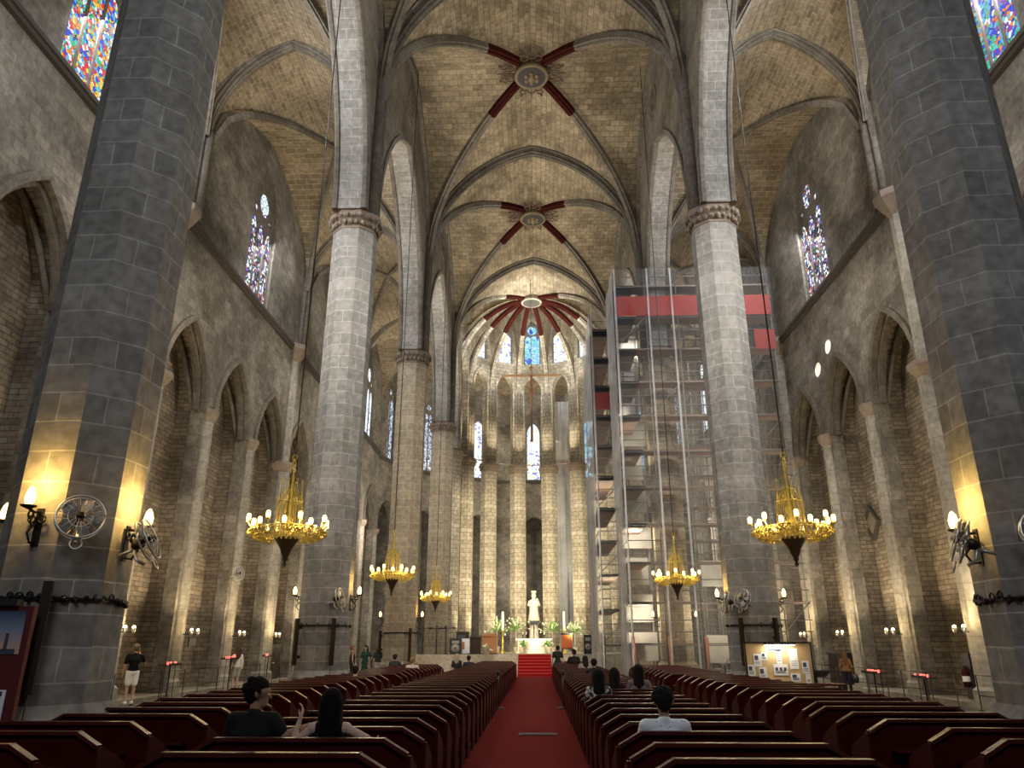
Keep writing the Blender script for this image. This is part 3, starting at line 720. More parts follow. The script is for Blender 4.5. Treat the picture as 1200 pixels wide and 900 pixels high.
# ------------------------------------------------------------------ chandeliers
def chandelier():
    t = thing('chandelier', '', 'chandelier', (0, 0, 0), 0, 'gilt chandeliers')
    MB().lathe([(.02, -.66), (.05, -.6), (.025, -.55), (.06, -.5), (.06, -.44), (.09, -.4), (.14, -.25), (.26, -.06), (.30, 0)], 18).build('lower_cone', 'darkbronze', t)
    m = MB()
    for k in range(26):
        a = 2 * PI * k / 26; m.ball((.31 * math.cos(a), .31 * math.sin(a), .02), .026, 6, 4)
    m.build('bead_rim', 'marble', t)
    m = MB().lathe([(.30, .02), (.34, .05), (.30, .1), (.12, .14)], 18); m.torus((0, 0, .3), .31, .02, 24, 6); m.torus((0, 0, .85), .27, .018, 24, 6); m.torus((0, 0, 1.12), .15, .015, 20, 6)
    for k in range(16):
        a = 2 * PI * k / 16; c, s_ = math.cos(a), math.sin(a)
        m.tube([(.30 * c, .30 * s_, .05), (.31 * c, .31 * s_, .4), (.27 * c, .27 * s_, .85), (.20 * c, .20 * s_, 1.0), (.15 * c, .15 * s_, 1.12)], .011, 5)
        if k % 2 == 0:
            m.tube([(.27 * c, .27 * s_, .85), (.25 * c, .25 * s_, 1.35)], [.014, .005], 5); m.ball((.25 * c, .25 * s_, 1.37), .022, 6, 4); m.tube([(.27 * c, .27 * s_, .45), (.33 * c, .33 * s_, .6), (.31 * c, .31 * s_, .95)], [.012, .008, .004], 5)
    m.build('cage', 'gold', t)
    m = MB().lathe([(.05, .1), (.12, .3), (.06, .5), (.10, .7), (.05, .9), (.09, 1.1), (.03, 1.35), (.05, 1.45), (.02, 1.55), (.06, 1.62), (.02, 1.7)], 12); m.build('central_stem', 'gold', t)
    MB().torus((0, 0, 1.8), .09, .018, 14, 6, 'x').torus((0, 0, 1.95), .06, .015, 14, 6, 'y').build('hanging_ring', 'gold', t)
    m = MB()
    for rr, z, n in ((.86, .16, 48), (.72, .06, 40), (.58, .02, 34), (.80, .22, 46)):
        m.torus((0, 0, z), rr, .012, 40, 5)
        for k in range(n):
            a = 2 * PI * k / n; m.torus((rr * math.cos(a), rr * math.sin(a), z - .05), .05, .012, 8, 4, 'x' if abs(math.cos(a)) < .7 else 'y')
    m.build('filigree_ring', 'gold', t)
    for k in range(16):
        a = 2 * PI * (k + .5) / 16; c, s_ = math.cos(a), math.sin(a); rr = .92 if k % 2 else .80; z = .3 if k % 2 else .2
        MB().tube([(.3 * c, .3 * s_, .08), (.55 * c, .55 * s_, -.02), (.8 * rr * c, .8 * rr * s_, .04), (rr * c, rr * s_, z)], .017, 6).lathe([(.02, z), (.06, z + .02), (.06, z + .04), (.02, z + .04)], 8, (rr * c, rr * s_)).build('arm', 'gold', t)
        MB().lathe([(.03, z + .04), (.055, z + .08), (.055, z + .16), (.04, z + .20), (.01, z + .21)], 8, (rr * c, rr * s_)).build('glass_cup', 'bulb', t)
    MB().tube([(0, 0, 1.98), (0, 0, 26.15)], .018, 6).build('suspension_cable', 'wire', t)
    freeze(t); return t
ch0 = chandelier(); first = True
for (x, y, z, lab) in ((-5.86, 17.5, 4.1, 'large lit gilt chandelier hanging before the second left pillar'), (5.92, 17.5, 4.06, 'large lit gilt chandelier hanging before the second right pillar'),
                       (-5.95, 31.3, 4.3, 'lit gilt chandelier hanging before the third left pillar'), (5.68, 31.3, 4.1, 'lit gilt chandelier hanging before the scaffold netting'), (-5.93, 45.0, 4.2, 'smallest looking pale chandelier beyond the third left pillar')):
    o = ch0 if first else dup(ch0); first = False; o.location = (x, y, z); o['label'] = lab
    for q in range(4): lamp('POINT', (x + math.cos(q * PI / 2 + .6), y + math.sin(q * PI / 2 + .6), z + .3), 85, (1, .74, .38), size=.12)
    lamp('POINT', (x, y, z - 1.1), 25, (1, .70, .34), size=.3)

# ------------------------------------------------------------------ wall lamps, fans, bars and iron bands on the pillars
def sconce():
    t = thing('wall_lamp', '', 'lamp', (0, 0, 0), 0, 'flame shaped lamps on the pillars')   # sticks out along -Y
    m = MB().box(-.05, -.02, -.45, .05, 0, .05); m.tube([(0, 0, -.4), (0, -.12, -.42), (0, -.2, -.3), (0, -.12, -.2), (0, -.05, -.12)], .016, 6)
    m.torus((0, -.12, -.14), .06, .014, 12, 5, 'x').torus((0, -.2, -.06), .05, .014, 12, 5, 'x').torus((.07, -.06, -.1), .05, .012, 12, 5, 'y').torus((-.07, -.06, -.1), .05, .012, 12, 5, 'y')
    m.tube([(0, 0, 0), (0, -.15, -.02), (0, -.28, .02)], .02, 6); m.build('bracket', 'iron', t)
    MB().lathe([(.02, .0), (.09, .03), (.10, .05), (.03, .05)], 12, (0, -.28)).build('drip_pan', 'darkbronze', t)
    MB().lathe([(.04, .05), (.06, .10), (.065, .17), (.045, .25), (.012, .30)], 12, (0, -.28)).build('glass_shade', 'sconce_glow', t)
    freeze(t); return t
sc0 = sconce(); fs = True
def facet(px, py, ang, rad, dz): return (px + math.cos(R(ang)) * rad, py + math.sin(R(ang)) * rad, dz)
AP = .86 * math.cos(PI / 8); AP2 = .82 * math.cos(PI / 8)
for (px, py, ang, z, lab, pw) in (
    (-PX, PY[0], 270, 3.42, 'lit lamp on the camera side of the near left pillar', 58), (-PX, PY[0], 0, 3.3, 'lit lamp on the nave side of the near left pillar beside two fans', 58),
    (-PX, PY[0], 180, 3.4, 'lit lamp on the aisle side of the near left pillar', 25), (6.92, PY[0], 180, 3.2, 'lit lamp on the nave side of the near right pillar beside a fan', 58),
    (-PX, PY[1], 0, 3.2, 'lit lamp on the nave side of the second left pillar', 25), (-PX, PY[1], 180, 3.2, 'lit lamp on the aisle side of the second left pillar', 25),
    (PX, PY[1], 180, 3.1, 'lit lamp on the nave side of the second right pillar', 25), (PX, PY[1], 0, 3.1, 'lit lamp on the aisle side of the second right pillar above the notice board', 25),
    (-PX, PY[2], 0, 3.0, 'lit lamp on the nave side of the third left pillar', 20), (-PX, PY[2], 180, 3.0, 'lit lamp on the aisle side of the third left pillar', 20),
    (PX, PY[2], 180, 3.0, 'lit lamp inside the scaffold on the nave side of the pillar', 20), (PX, PY[2], 0, 3.0, 'lit lamp inside the scaffold on the aisle side of the pillar', 20)):
    o = sc0 if fs else dup(sc0); fs = False
    p = facet(px, py, ang, AP if py == PY[0] else AP2, z); o.location = p; o.rotation_euler = (0, 0, R(ang + 90)); o['label'] = lab
    q = facet(px, py, ang, AP + .30, z + .40); lamp('POINT', q, pw, AMBER, size=.08)
def fan():
    t = thing('wall_fan', '', 'fan', (0, 0, 0), 0, 'round fans on the pillars')   # faces -Y, centre of the guard at origin
    m = MB(); m.torus((0, -.05, 0), .29, .014, 28, 6, 'y').torus((0, .05, 0), .29, .014, 28, 6, 'y').torus((0, -.08, 0), .15, .006, 20, 5, 'y').torus((0, .08, 0), .15, .006, 20, 5, 'y')
    for k in range(18):
        a = 2 * PI * k / 18; c, s_ = math.cos(a), math.sin(a)
        m.tube([(.05 * c, -.10, .05 * s_), (.2 * c, -.085, .2 * s_), (.29 * c, -.05, .29 * s_), (.29 * c, .05, .29 * s_), (.1 * c, .10, .1 * s_)], .004, 4)
    m.build('guard', 'chrome', t)
    for k in range(5):
        a = 2 * PI * k / 5; bx = []
        for r_, wd in ((.05, .05), (.12, .11), (.2, .14), (.26, .10)):
            for sg in (-1, 1): bx.append((r_ * math.cos(a) - sg * wd / 2 * math.sin(a), sg * .02, r_ * math.sin(a) + sg * wd / 2 * math.cos(a)))
        bk = [(x, y + .008, z) for x, y, z in bx]
        MB().add(bx + bk, [(0, 1, 3, 2), (2, 3, 5, 4), (4, 5, 7, 6), (8, 10, 11, 9), (10, 12, 13, 11), (12, 14, 15, 13), (0, 8, 9, 1), (6, 7, 15, 14), (0, 2, 10, 8), (2, 4, 12, 10), (4, 6, 14, 12), (1, 9, 11, 3), (3, 11, 13, 5), (5, 13, 15, 7)]).build('blade', 'blade', t)
    MB().ball((0, -.06, 0), .06, 10, 6).ball((0, .13, 0), .08, 12, 8, (1, 1.3, 1)).build('motor', 'darkbronze', t)
    MB().tube([(0, .2, -.02), (0, .22, -.2), (0, .14, -.3)], .022, 6).tube([(0, .2, -.05), (0, .42, -.05)], .025, 6).torus((0, .0, -.36), .07, .012, 14, 5, 'y').build('bracket', 'chrome', t)
    freeze(t); return t
fn0 = fan(); ff = True
for (x, y, z, rx, rz, lab) in ((-6.08, 9.75, 3.33, 12, 32, 'round wire fan facing out on the near left pillar'), (-5.48, 10.45, 3.12, 25, 100, 'round fan seen edge on, right of the near left pillar lamp'),
                               (5.72, 10.35, 3.05, 20, -115, 'round fan seen edge on, on the nave side of the near right pillar'), (6.5, 9.75, 3.1, 12, -20, 'round wire fan facing out on the near right pillar'),
                               (-6.05, 23.55, 3.1, 15, 88, 'small fan on the second left pillar'), (5.75, 23.75, 3.0, 15, -100, 'pale fan beside the lamp of the second right pillar'), (6.2, 23.5, 3.05, 20, -62, 'dark fan on the face of the second right pillar')):
    o = fn0 if ff else dup(fn0); ff = False; o.location = (x, y, z); o.rotation_euler = (R(-rx), 0, R(rz)); o['label'] = lab
o = dup(fn0, (-12.62, 31.95, 4.6), 0, 'small dark round fan high on a left chapel pier above the candles'); o.rotation_euler = (R(-10), 0, R(70))
def bar(x, y, z0, z1, rz, lab):
    t = thing('column_speaker', lab, 'wall bar', (x, y, 0), R(rz), 'tall dark bars on the pillars')
    MB().box(-.055, -.06, z0, .055, .05, z1).box(-.045, -.07, z0 + .04, .045, -.06, z1 - .04).build('casing', 'darkbronze', t)
    MB().box(-.02, .05, z1 - .3, .02, .16, z1 - .22).box(-.02, .05, z0 + .2, .02, .16, z0 + .28).build('mount', 'iron', t)
    MB().tube([(0, .02, z0), (0, .04, .1)], .008, 5).build('cable', 'wire', t)
bar(-6.28, 9.68, 1.15, 2.5, 22, 'tall narrow dark bar fixed upright on the near left pillar')
bar(-7.35, 23.7, 1.15, 2.5, -45, 'tall narrow dark bar on the aisle edge of the second left pillar'); bar(-6.2, 23.6, 1.15, 2.5, 40, 'tall narrow dark bar on the nave edge of the second left pillar')
bar(6.12, 23.65, 1.15, 2.5, -40, 'tall narrow dark bar left of the notice board'); bar(7.1, 23.5, 1.7, 2.5, 20, 'tall narrow dark bar behind the top of the notice board')
bar(-6.1, 37.4, 1.0, 2.5, 30, 'tall narrow dark bar on the third left pillar'); bar(-7.6, 37.7, 1.3, 2.4, -45, 'short narrow dark bar on the aisle edge of the third left pillar')
def band(x, y, r, lab, flo):
    t = thing('iron_band', lab, 'iron band', (x, y, 2.3), 0, 'iron bands round the pillars')
    MB().lathe([(r, -.02), (r + .03, -.02), (r + .03, .02), (r, .02), (r, -.02)], 8, rot=PI / 8, smooth=False, cap=False).build('hoop', 'iron', t)
    m = MB()
    for k in range(40 if flo else 16):
        a = 2 * PI * k / (40 if flo else 16); ap = r * .97
        m.torus((ap * math.cos(a), ap * math.sin(a), random.uniform(-.02, .05)), random.uniform(.03, .055), .014, 9, 5, 'x' if abs(math.cos(a)) > .7 else 'y')
        m.ball((ap * 1.03 * math.cos(a), ap * 1.03 * math.sin(a), random.uniform(-.05, .03)), .03, 6, 4)
    m.build('leaf_ornament', 'iron', t)
band(-6.73, PY[0], .87, 'dark wrought iron band with leaves round the near left pillar', 1); band(6.92, PY[0], .87, 'dark wrought iron band with leaves round the near right pillar', 1)
band(-PX, PY[1], .83, 'iron band round the second left pillar', 0); band(PX, PY[1], .83, 'iron band round the second right pillar', 0); band(-PX, PY[2], .83, 'iron band round the third left pillar', 0)

# ------------------------------------------------------------------ chapel lights, railings, candles
def flood(x, y, z, s, lab):
    t = thing('chapel_spotlight', lab, 'spotlight', (x, y, z), 0, 'twin spotlights at the chapel piers')
    for q in (-1, 1):
        h = MB().lathe([(.035, -.08), (.06, .0), (.07, .06), (.07, .08)], 12, (-s * .22, q * .26)).build('lamp_head', 'chrome', t)
        MB().ball((-s * .22, q * .26, .1), .055, 10, 6).build('lit_lens', 'white_glow', h)
    MB().tube([(0, 0, -.05), (-s * .2, -.26, -.05)], .015, 5).tube([(0, 0, -.05), (-s * .2, .26, -.05)], .015, 5).tube([(-s * .2, 0, -.05), (s * .4, 0, -.05)], .02, 5).build('bracket', 'iron', t)
for s, side in ((-1, 'left'), (1, 'right')):
    for k in range(2, 10):
        y = CH[0] - 2.29 + 4.583 * k; x = s * (WX - .42)
        flood(x, y, 2.15, s, 'bright twin spotlight on the %s chapel pier, %s visible from the camera' % (side, ordinal(k - 2)))
        for q in (-1, 1):
            lamp('SPOT', (x - s * .12, y + q * .34, 2.3), 150, (1, .80, .48), (s * (WX - .2), y + q * .25, 9), .07, 75, .7)
            lamp('POINT', (x - s * .12, y + q * .34, 2.45), 16, (1, .76, .38), size=.06); lamp('POINT', (x - s * .5, y + q * .6, 2.0), 8, (1, .78, .44), size=.1)
            lamp('SPOT', (x - s * .3, y + q * .7, 2.4), 420, (1, .80, .50), (s * (WX + 1.1), y + q * 2.1, 6.5), .12, 110, .95)
for s, side in ((-1, 'left'), (1, 'right')):
    for k in range(2, 7):
        y0 = CH[0] - 2.29 + 4.583 * k + .6
        t = thing('low_railing', 'thin dark metal railing before the %s chapels, %s section from the camera' % (side, ORD[k - 2]), 'railing', (s * 12.35, y0, 0), 0, 'chapel railings')
        for j in range(3): MB().lathe([(.06, 0), (.06, .02), (.02, .03), (.02, .95)], 8, (0, j * 1.7)).build('post', 'iron', t)
        for z in (.4, .93): MB().tube([(0, 0, z), (0, 3.4, z)], .018, 6).build('rail', 'iron', t)
    stp = MB().box(s * (WX - .35), 12, 0, s * (WX + 1.17), 60, .14).build('trim_%d' % (17 if s < 0 else 37), 'respond'); tag(stp, 'low stone kerb along the %s chapels' % side, 'kerb', kind='structure')
def candles(x, y, h, n, w, lab):
    t = thing('candle_stand', lab, 'candle stand', (x, y, 0), 0, 'votive candle stands')
    MB().lathe([(.18, 0), (.18, .03), (.03, .05), (.025, h - .05)], 10).build('stem', 'iron', t)
    m = MB().box(-.18, -w / 2, h - .05, .18, w / 2, h - .02).box(-.18, -w / 2, h - .02, -.16, w / 2, h + .03).box(.16, -w / 2, h - .02, .18, w / 2, h + .03)
    for sg in (-1, 1): m.tube([(0, sg * w * .42, h - .05), (0, sg * w * .42, 0)], .012, 5)
    m.build('tray', 'iron', t)
    for i in range(n):
        px = random.uniform(-.12, .12); py = -w / 2 + w * (i + .5) / n
        MB().lathe([(.02, h - .02), (.028, h), (.032, h + .065), (.028, h + .07)], 10, (px, py)).build('red_cup', 'redcup', t)
    lamp('POINT', (x, y, h + .25), 2, (1, .2, .12), size=.1)
candles(-12.1, 25.8, 1.14, 5, .9, 'stand of glowing red votive cups by the left chapels, behind the man in white shorts')
candles(-12.1, 30.9, 1.25, 8, 1.1, 'stand of red votive cups beside the woman in a pale dress'); candles(-12.1, 35.2, 1.3, 2, .7, 'dark stand with a small red cup beside the dark cabinet on the left')
candles(11.9, 28.6, .84, 9, 1.3, 'low stand with a row of red votive cups right of the notice board'); candles(11.9, 25.0, .82, 5, .9, 'low votive stand with few red cups at the far right')

# ------------------------------------------------------------------ cabinets, plaques, extinguisher
def cabinet(x, y, s, w, h, d, lab):
    t = thing('wooden_cabinet', lab, 'cabinet', (x, y, .14), 0)
    MB().box(-d / 2, -w / 2, 0, d / 2, w / 2, h).box(-d / 2 - .04, -w / 2 - .05, h, d / 2 + .04, w / 2 + .05, h + .07).box(-d / 2 - .03, -w / 2 - .03, 0, d / 2 + .03, w / 2 + .03, .1).build('body', 'black', t)
    for q in (-1, 1):
        dd = MB().box(-s * d / 2, q * .03, .16, -s * (d / 2 + .03), q * (w / 2 - .06), h - .1).build('door', 'darkbronze', t)
        MB().ball((-s * (d / 2 + .045), q * .1, h * .5), .025, 6, 4).build('knob', 'gold', dd)
cabinet(-13.5, 38.9, -1, 2.0, 1.55, .7, 'dark wooden cabinet standing in a left chapel near the second pillar'); cabinet(13.5, 35.4, 1, 1.9, 1.2, .6, 'dark low cabinet in a right chapel behind the woman in brown')
t = thing('wall_plaque', 'small dark plaque on the left chapel wall', 'plaque', (-13.0, 29.2, 1.85)); MB().box(-.03, -.3, -.14, .02, .3, .14).build('plate', 'black', t)
t = thing('fire_extinguisher', 'red fire extinguisher on a dark board at the far right chapel pier', 'extinguisher', (12.85, 24.35, .55))
MB().box(.06, -.22, -.35, .12, .22, .95).build('backboard', 'black', t); MB().lathe([(.10, 0), (.11, .02), (.11, .42), (.07, .5), (.03, .53)], 14).build('cylinder', 'red_paint', t)
MB().box(-.06, -.02, .53, .05, .02, .58).tube([(0, .02, .54), (-.06, .1, .45), (-.06, .1, .2)], .012, 5).build('valve', 'black', t); MB().lathe([(.112, .15), (.112, .3)], 14, cap=False).build('white_band', 'paper', t)
def hatch(x, y, z, s, lab):
    t = thing('carved_lozenge', lab, 'relief', (x, y, z)); r = .75
    fn = lambda a, b, d: (-s * d, a, b)
    MB().plate([(-r, 0), (0, -r), (r, 0), (0, r)], [[(-r * .75, 0), (0, r * .75), (r * .75, 0), (0, -r * .75)]], fn, 0, .12).build('frame', 'trim', t)
    MB().plate([(-r * .75, 0), (0, -r * .75), (r * .75, 0), (0, r * .75)], [], fn, 0, .06).build('field', 'capital', t)
hatch(WX + 1.13, 32.0, 6.6, 1, 'dark carved lozenge high on a right chapel back wall')
t = thing('stone_bracket', 'small carved stone bracket on a right chapel wall below the lozenge', 'bracket', (WX + .75, 32.9, 4.6))
MB().lathe([(.05, 0), (.2, .3), (.35, .5), (.4, .55), (.4, .65)], 8).build('corbel', 'trim', t)

# ------------------------------------------------------------------ notice boards
t = thing('notice_board', 'lit tan notice board with pinned papers in front of the second right pillar', 'notice board', (7.0, 23.2, 0))
MB().box(-.93, 0, .62, .93, .05, 1.78).build('panel', 'cork', t); MB().box(-.97, -.01, .58, .97, .06, .62).box(-.97, -.01, 1.78, .97, .06, 1.82).box(-.97, -.01, .62, -.93, .06, 1.78).box(.93, -.01, .62, .97, .06, 1.78).build('frame', 'darkbronze', t)
for q in (-.9, .9): MB().box(q - .03, 0, 0, q + .03, .05, .58).build('leg', 'black', t)
lp = MB().box(-.45, -.2, 1.74, .45, -.14, 1.79).tube([(-.3, 0, 1.8), (-.3, -.17, 1.8)], .012, 5).tube([(.3, 0, 1.8), (.3, -.17, 1.8)], .012, 5).build('picture_light', 'black', t)
MB().box(-.43, -.19, 1.725, .43, -.15, 1.74).build('tube', 'tube', lp)
for i, (x, z, w, h) in enumerate(((-.62, 1.32, .22, .34), (-.42, 1.42, .16, .22), (-.82, 1.04, .2, .3), (-.5, .95, .22, .36), (0, 1.42, .16, .4), (.02, 1.06, .4, .3), (.42, 1.35, .24, .55), (.74, 1.13, .2, .34), (.42, .85, .26, .22), (.78, .82, .14, .26), (-.1, 1.62, .5, .12))):
    p = MB().box(x - w / 2, -.012, z - h / 2, x + w / 2, -.002, z + h / 2).build('paper_sheet', 'paper', t); m = MB()
    if i in (0, 1, 2, 3, 7, 8): m.box(x - w * .38, -.015, z, x + w * .1, -.012, z + h * .36)
    if i == 5:
        for k in (-1, 0, 1): m.box(x + k * .12 - .04, -.015, z - .02, x + k * .12 + .04, -.012, z + .06)
    for k in range(3): m.box(x - w * .36, -.015, z - h * (.12 + .1 * k), x + w * (.36 - .08 * (k % 2)), -.012, z - h * (.12 + .1 * k) + .012)
    m.build('print', 'ink', p)
lamp('AREA', (7.0, 23.02, 1.70), 9, (1, .93, .75), (7.0, 23.2, 1.1), .8, sy=.05)
t = thing('side_table', 'dark narrow table in front of the lit notice board', 'table', (7.6, 22.75, 0)); MB().box(-1.0, -.2, .66, 1.0, .2, .71).build('table_top', 'wood_top', t)
for sx in (-1, 1):
    for sy in (-1, 1): MB().box(sx * .92 - .035, sy * .15 - .035, 0, sx * .92 + .035, sy * .15 + .035, .66).build('leg', 'black', t)
t = thing('information_lectern', 'dark sloping stand with white sheets right of the notice board', 'stand', (8.35, 24.3, 0)); MB().lathe([(.2, 0), (.2, .03), (.04, .05), (.04, .85)], 10).build('post', 'black', t)
MB().obox((0, 0, .92), (.4, .25, .02), Matrix.Rotation(R(-20), 3, 'X')).build('slope', 'black', t); MB().obox((.05, -.01, .945), (.3, .18, .004), Matrix.Rotation(R(-20), 3, 'X')).build('sheet', 'paper', t)
t = thing('poster_panel', 'dark red display panel with posters at the near left pillar', 'panel', (-6.82, 9.3, 0), R(6))
MB().box(-.75, 0, .05, .62, .08, 2.18).build('panel', 'panel_red', t); MB().box(.05, -.08, 2.18, .45, .06, 2.26).build('top_lamp', 'black', t)
def dusk():
    m, nt, N, L, b = nodes('dusk_photo'); b.inputs['Roughness'].default_value = .5
    tc = N.new('ShaderNodeTexCoord'); sp = N.new('ShaderNodeSeparateXYZ'); L.new(tc.outputs['Generated'], sp.inputs[0])
    rp = N.new('ShaderNodeValToRGB'); e = rp.color_ramp.elements; e[0].color = (.55, .36, .28, 1); e[0].position = .15; e[1].color = (.03, .06, .12, 1); e[1].position = 1
    k = e.new(.55); k.color = (.22, .27, .36, 1); L.new(sp.outputs['Z'], rp.inputs['Fac']); L.new(rp.outputs['Color'], b.inputs['Base Color']); return m
M['dusk'] = dusk()
ps = MB().box(-.7, -.012, 1.62, .55, -.002, 2.12).build('photo_poster', 'dusk', t)
m = MB().box(-.7, -.016, 1.62, .5, -.012, 1.68)
for k in range(9): m.box(-.7 + k * .11, -.016, 1.66, -.6 + k * .11, -.012, 1.68 + .05 * random.random())
m.box(.02, -.016, 1.66, .06, -.012, 1.88).box(.36, -.016, 1.66, .40, -.012, 1.86); m.build('skyline', 'ink', ps)
for x0, z0, x1, z1 in ((-.7, 1.26, .34, 1.58), (-.5, .85, .06, 1.22), (.10, .85, .50, 1.22)):
    p = MB().box(x0, -.012, z0, x1, -.002, z1).build('poster_sheet', 'paper', t); m = MB()
    for k in range(5): m.box(x0 + .05, -.016, z1 - .1 - k * .05, x1 - .05 - .04 * (k % 2), -.012, z1 - .088 - k * .05)
    m.box(x1 - .22, -.016, z1 - .07, x1 - .04, -.012, z1 - .015); m.box(x0 + .03, -.016, z0 + .02, x1 - .06, -.012, z0 + .045); m.build('print', 'ink', p)

# ------------------------------------------------------------------ scaffolds wrapped in netting
def scaffold(label, x0, x1, y0, y1, h, nx, lev, bands, netf='clear_net', left='white_net', guards=True):
    t = thing('scaffold', label, 'scaffold', (x0, y0, 0), 0); w = x1 - x0; d = y1 - y0
    xs = [w * i / nx for i in range(nx + 1)]
    for x in xs:
        for y in (.15, d - .15):
            MB().tube([(x + (.12 if x == 0 else -.12 if x == xs[-1] else 0), y, 0), (x + (.12 if x == 0 else -.12 if x == xs[-1] else 0), y, h)], .035, 6).build('standard', 'galv', t)
    for k in range(1, lev + 1):
        z = (h - .9) * k / lev
        MB().box(.1, .15, z - .06, w - .1, min(1.15, d * .3), z).build('deck', 'plank', t)
        if d > 3: MB().box(.1, .15, z - .06, 1.1, d - .15, z).build('deck', 'plank', t)
        for dz in (0, .5, 1.0):
            if z + dz > h: continue
            MB().tube([(0, .12, z + dz - (.1 if dz == 0 else 0)), (w, .12, z + dz - (.1 if dz == 0 else 0))], .025, 6).build('ledger', 'galv', t)
            MB().tube([(.1, 0, z + dz), (.1, d, z + dz)], .025, 6).build('side_rail', 'galv', t)
        i = (k * 2) % nx
        MB().tube([(xs[i], .1, z - (h - .9) / lev), (xs[min(i + 1, nx)], .1, z)], .025, 6).build('brace', 'galv', t)
    def sheet(name, a, b, z0, z1, mat, wav=.06, n=24):
        a = Vector(a); b = Vector(b); nrm = Vector(((b - a).y, -(b - a).x)).normalized(); vs = []; fs = []; m_ = 8
        for i in range(n + 1):
            for j in range(m_ + 1):
                p = a.lerp(b, i / n) + nrm * wav * (math.sin(i * 1.1 + j * .35) + .5 * math.sin(i * 2.3 - j)) * (1 if 0 < i < n else 0)
                vs.append((p.x, p.y, z0 + (z1 - z0) * j / m_))
        for i in range(n):
            for j in range(m_): q = i * (m_ + 1) + j; fs.append((q, q + m_ + 1, q + m_ + 2, q + 1))
        MB().add(vs, fs, smooth=True).build(name, mat, t)
    sheet('front_net', (0, -.05), (w, -.05), .2, h, netf)
    sheet('left_net', (-.05, 0), (-.05, d), .0, h, left, .04, 8)
    for x in [w * q for q in (0.0, .21, .36)]:
        sheet('net_fold', (x, -.1), (x + .10, -.12), .3, h, 'white_net', .02, 3)
    if guards:
        for k in range(7): sheet('gap_light_sheet', (.25, d - .25), (1.75 - .12 * (k % 3), d - .25), 1.0 + k * 1.83, 2.35 + k * 1.83, 'gap_light', .03, 6); sheet('gap_light_sheet', (4.2, d - .25), (7.8, d - .25), .9 + k * 1.83, 2.2 + k * 1.83, 'gap_light', .04, 8) if k in (0, 2) else None  # added pale sheets imitate the brightly lit gaps behind the scaffold
    for bx0, bx1, z0, z1 in bands: sheet('red_banner', (bx0, .02), (bx1, .02), z0, z1, 'red_net', .02, 10)
    if guards:
        for x in xs[:5]: MB().lathe([(.09, .1), (.09, 2.1)], 8, (x + .12, .15)).build('padded_guard', 'padding', t)
    return t
M['gap_light'] = plain('gap_light_sheeting', (.34, .33, .30), .8, var=.35, scale=1.2)  # pale colour stands in for light seen through the gaps
M['padding'] = plain('faded_orange_padding', (.42, .17, .10), .8)
scaffold('tall netted scaffold with red banners round the third right pillar', 4.27, 12.6, 36.0, 39.8, 20.9, 5, 11, [(.08, 8.2, 18.15, 19.3), (7.2, 8.25, 16.2, 17.3)])
scaffold('narrower netted scaffold with one red banner behind the taller one', 3.3, 10.5, 40.2, 47.5, 20.2, 4, 11, [(.08, 1.6, 14.3, 15.3)], left='white_net', guards=False)
scaffold('distant sheeted scaffold tower seen between the right choir columns', 1.75, 3.9, 67.4, 69.4, 23.6, 2, 8, [(.0, 2.1, 17.2, 18.0)], netf='white_net', guards=False)
for x, y, z, pw in ((5.2, 38.4, 3.2, 170), (5.0, 38.4, 7, 170), (4.9, 38.4, 11, 120), (9.3, 38.2, 3.4, 170), (9.5, 38.3, 7.5, 110), (4.3, 43, 4, 260), (4.2, 43, 9, 220), (8, 36.9, 3, 60)): lamp('POINT', (x, y, z), pw, (1, .9, .70), size=.3)  # added unseen lamps brightening the decks and the wrapped pillar

# ------------------------------------------------------------------ choir furniture
t = thing('altar', 'long pale stone altar on the choir platform at the top of the red steps', 'altar', (-.26, 56.8, FZ)); MB().box(-1.15, -.45, 0, 1.15, .45, .88).build('body', 'marble', t)
MB().box(-1.28, -.55, .88, 1.28, .55, 1.0).build('slab', 'marble', t); MB().box(-1.25, -.65, 0, 1.25, .6, .07).build('plinth', 'marble', t)
t = thing('pedestal', 'slender pale stone pedestal behind the altar carrying the statue', 'pedestal', (-.25, 60, FZ)); MB().lathe([(.6, 0), (.6, .3), (.38, .4), (.32, 2.0), (.5, 2.2), (.55, 2.32)], 8, smooth=False).build('shaft', 'marble', t)
t = thing('model_ship', 'dark small ship hull set before the statue pedestal', 'ship', (-.25, 59.12, 3.35)); MB().plate([(-.5, .18), (-.4, 0), (-.2, -.16), (.2, -.16), (.4, 0), (.5, .18), (.3, .1), (-.3, .1)], [], lambda a, b, d: (a, d, b), -.14, .14).build('hull', 'black', t)
MB().tube([(0, 0, .1), (0, 0, .45)], .015, 5).build('mast', 'black', t); MB().box(-.04, -.04, -1.2, .04, .04, -.14).box(-.2, -.2, -2.16, .2, .2, -2.1).box(-.04, -.04, -2.1, .04, .04, -1.2).build('stand', 'iron', t)
t = thing('statue', 'pale stone statue of a robed woman with a child on a pedestal behind the altar', 'statue', (-.25, 60, 3.51))
MB().lathe([(.44, 0), (.46, .05), (.40, .3), (.34, .8), (.36, 1.1), (.40, 1.35), (.34, 1.5), (.15, 1.6), (.12, 1.66), (.17, 1.75), (.19, 1.88), (.15, 2.02), (.05, 2.08)], 14).tube([(.3, 0, 1.45), (.42, -.12, 1.15), (.2, -.36, 1.12)], [.11, .1, .07], 8).tube([(-.3, 0, 1.45), (-.42, -.1, 1.15), (-.12, -.34, 1.02)], [.11, .1, .07], 8).build('robed_figure', 'marble', t)
MB().ball((.24, -.30, 1.55), .11, 10, 8).lathe([(.14, 1.05), (.15, 1.2), (.10, 1.42), (.05, 1.46)], 10, (.24, -.28)).build('child', 'marble', t)
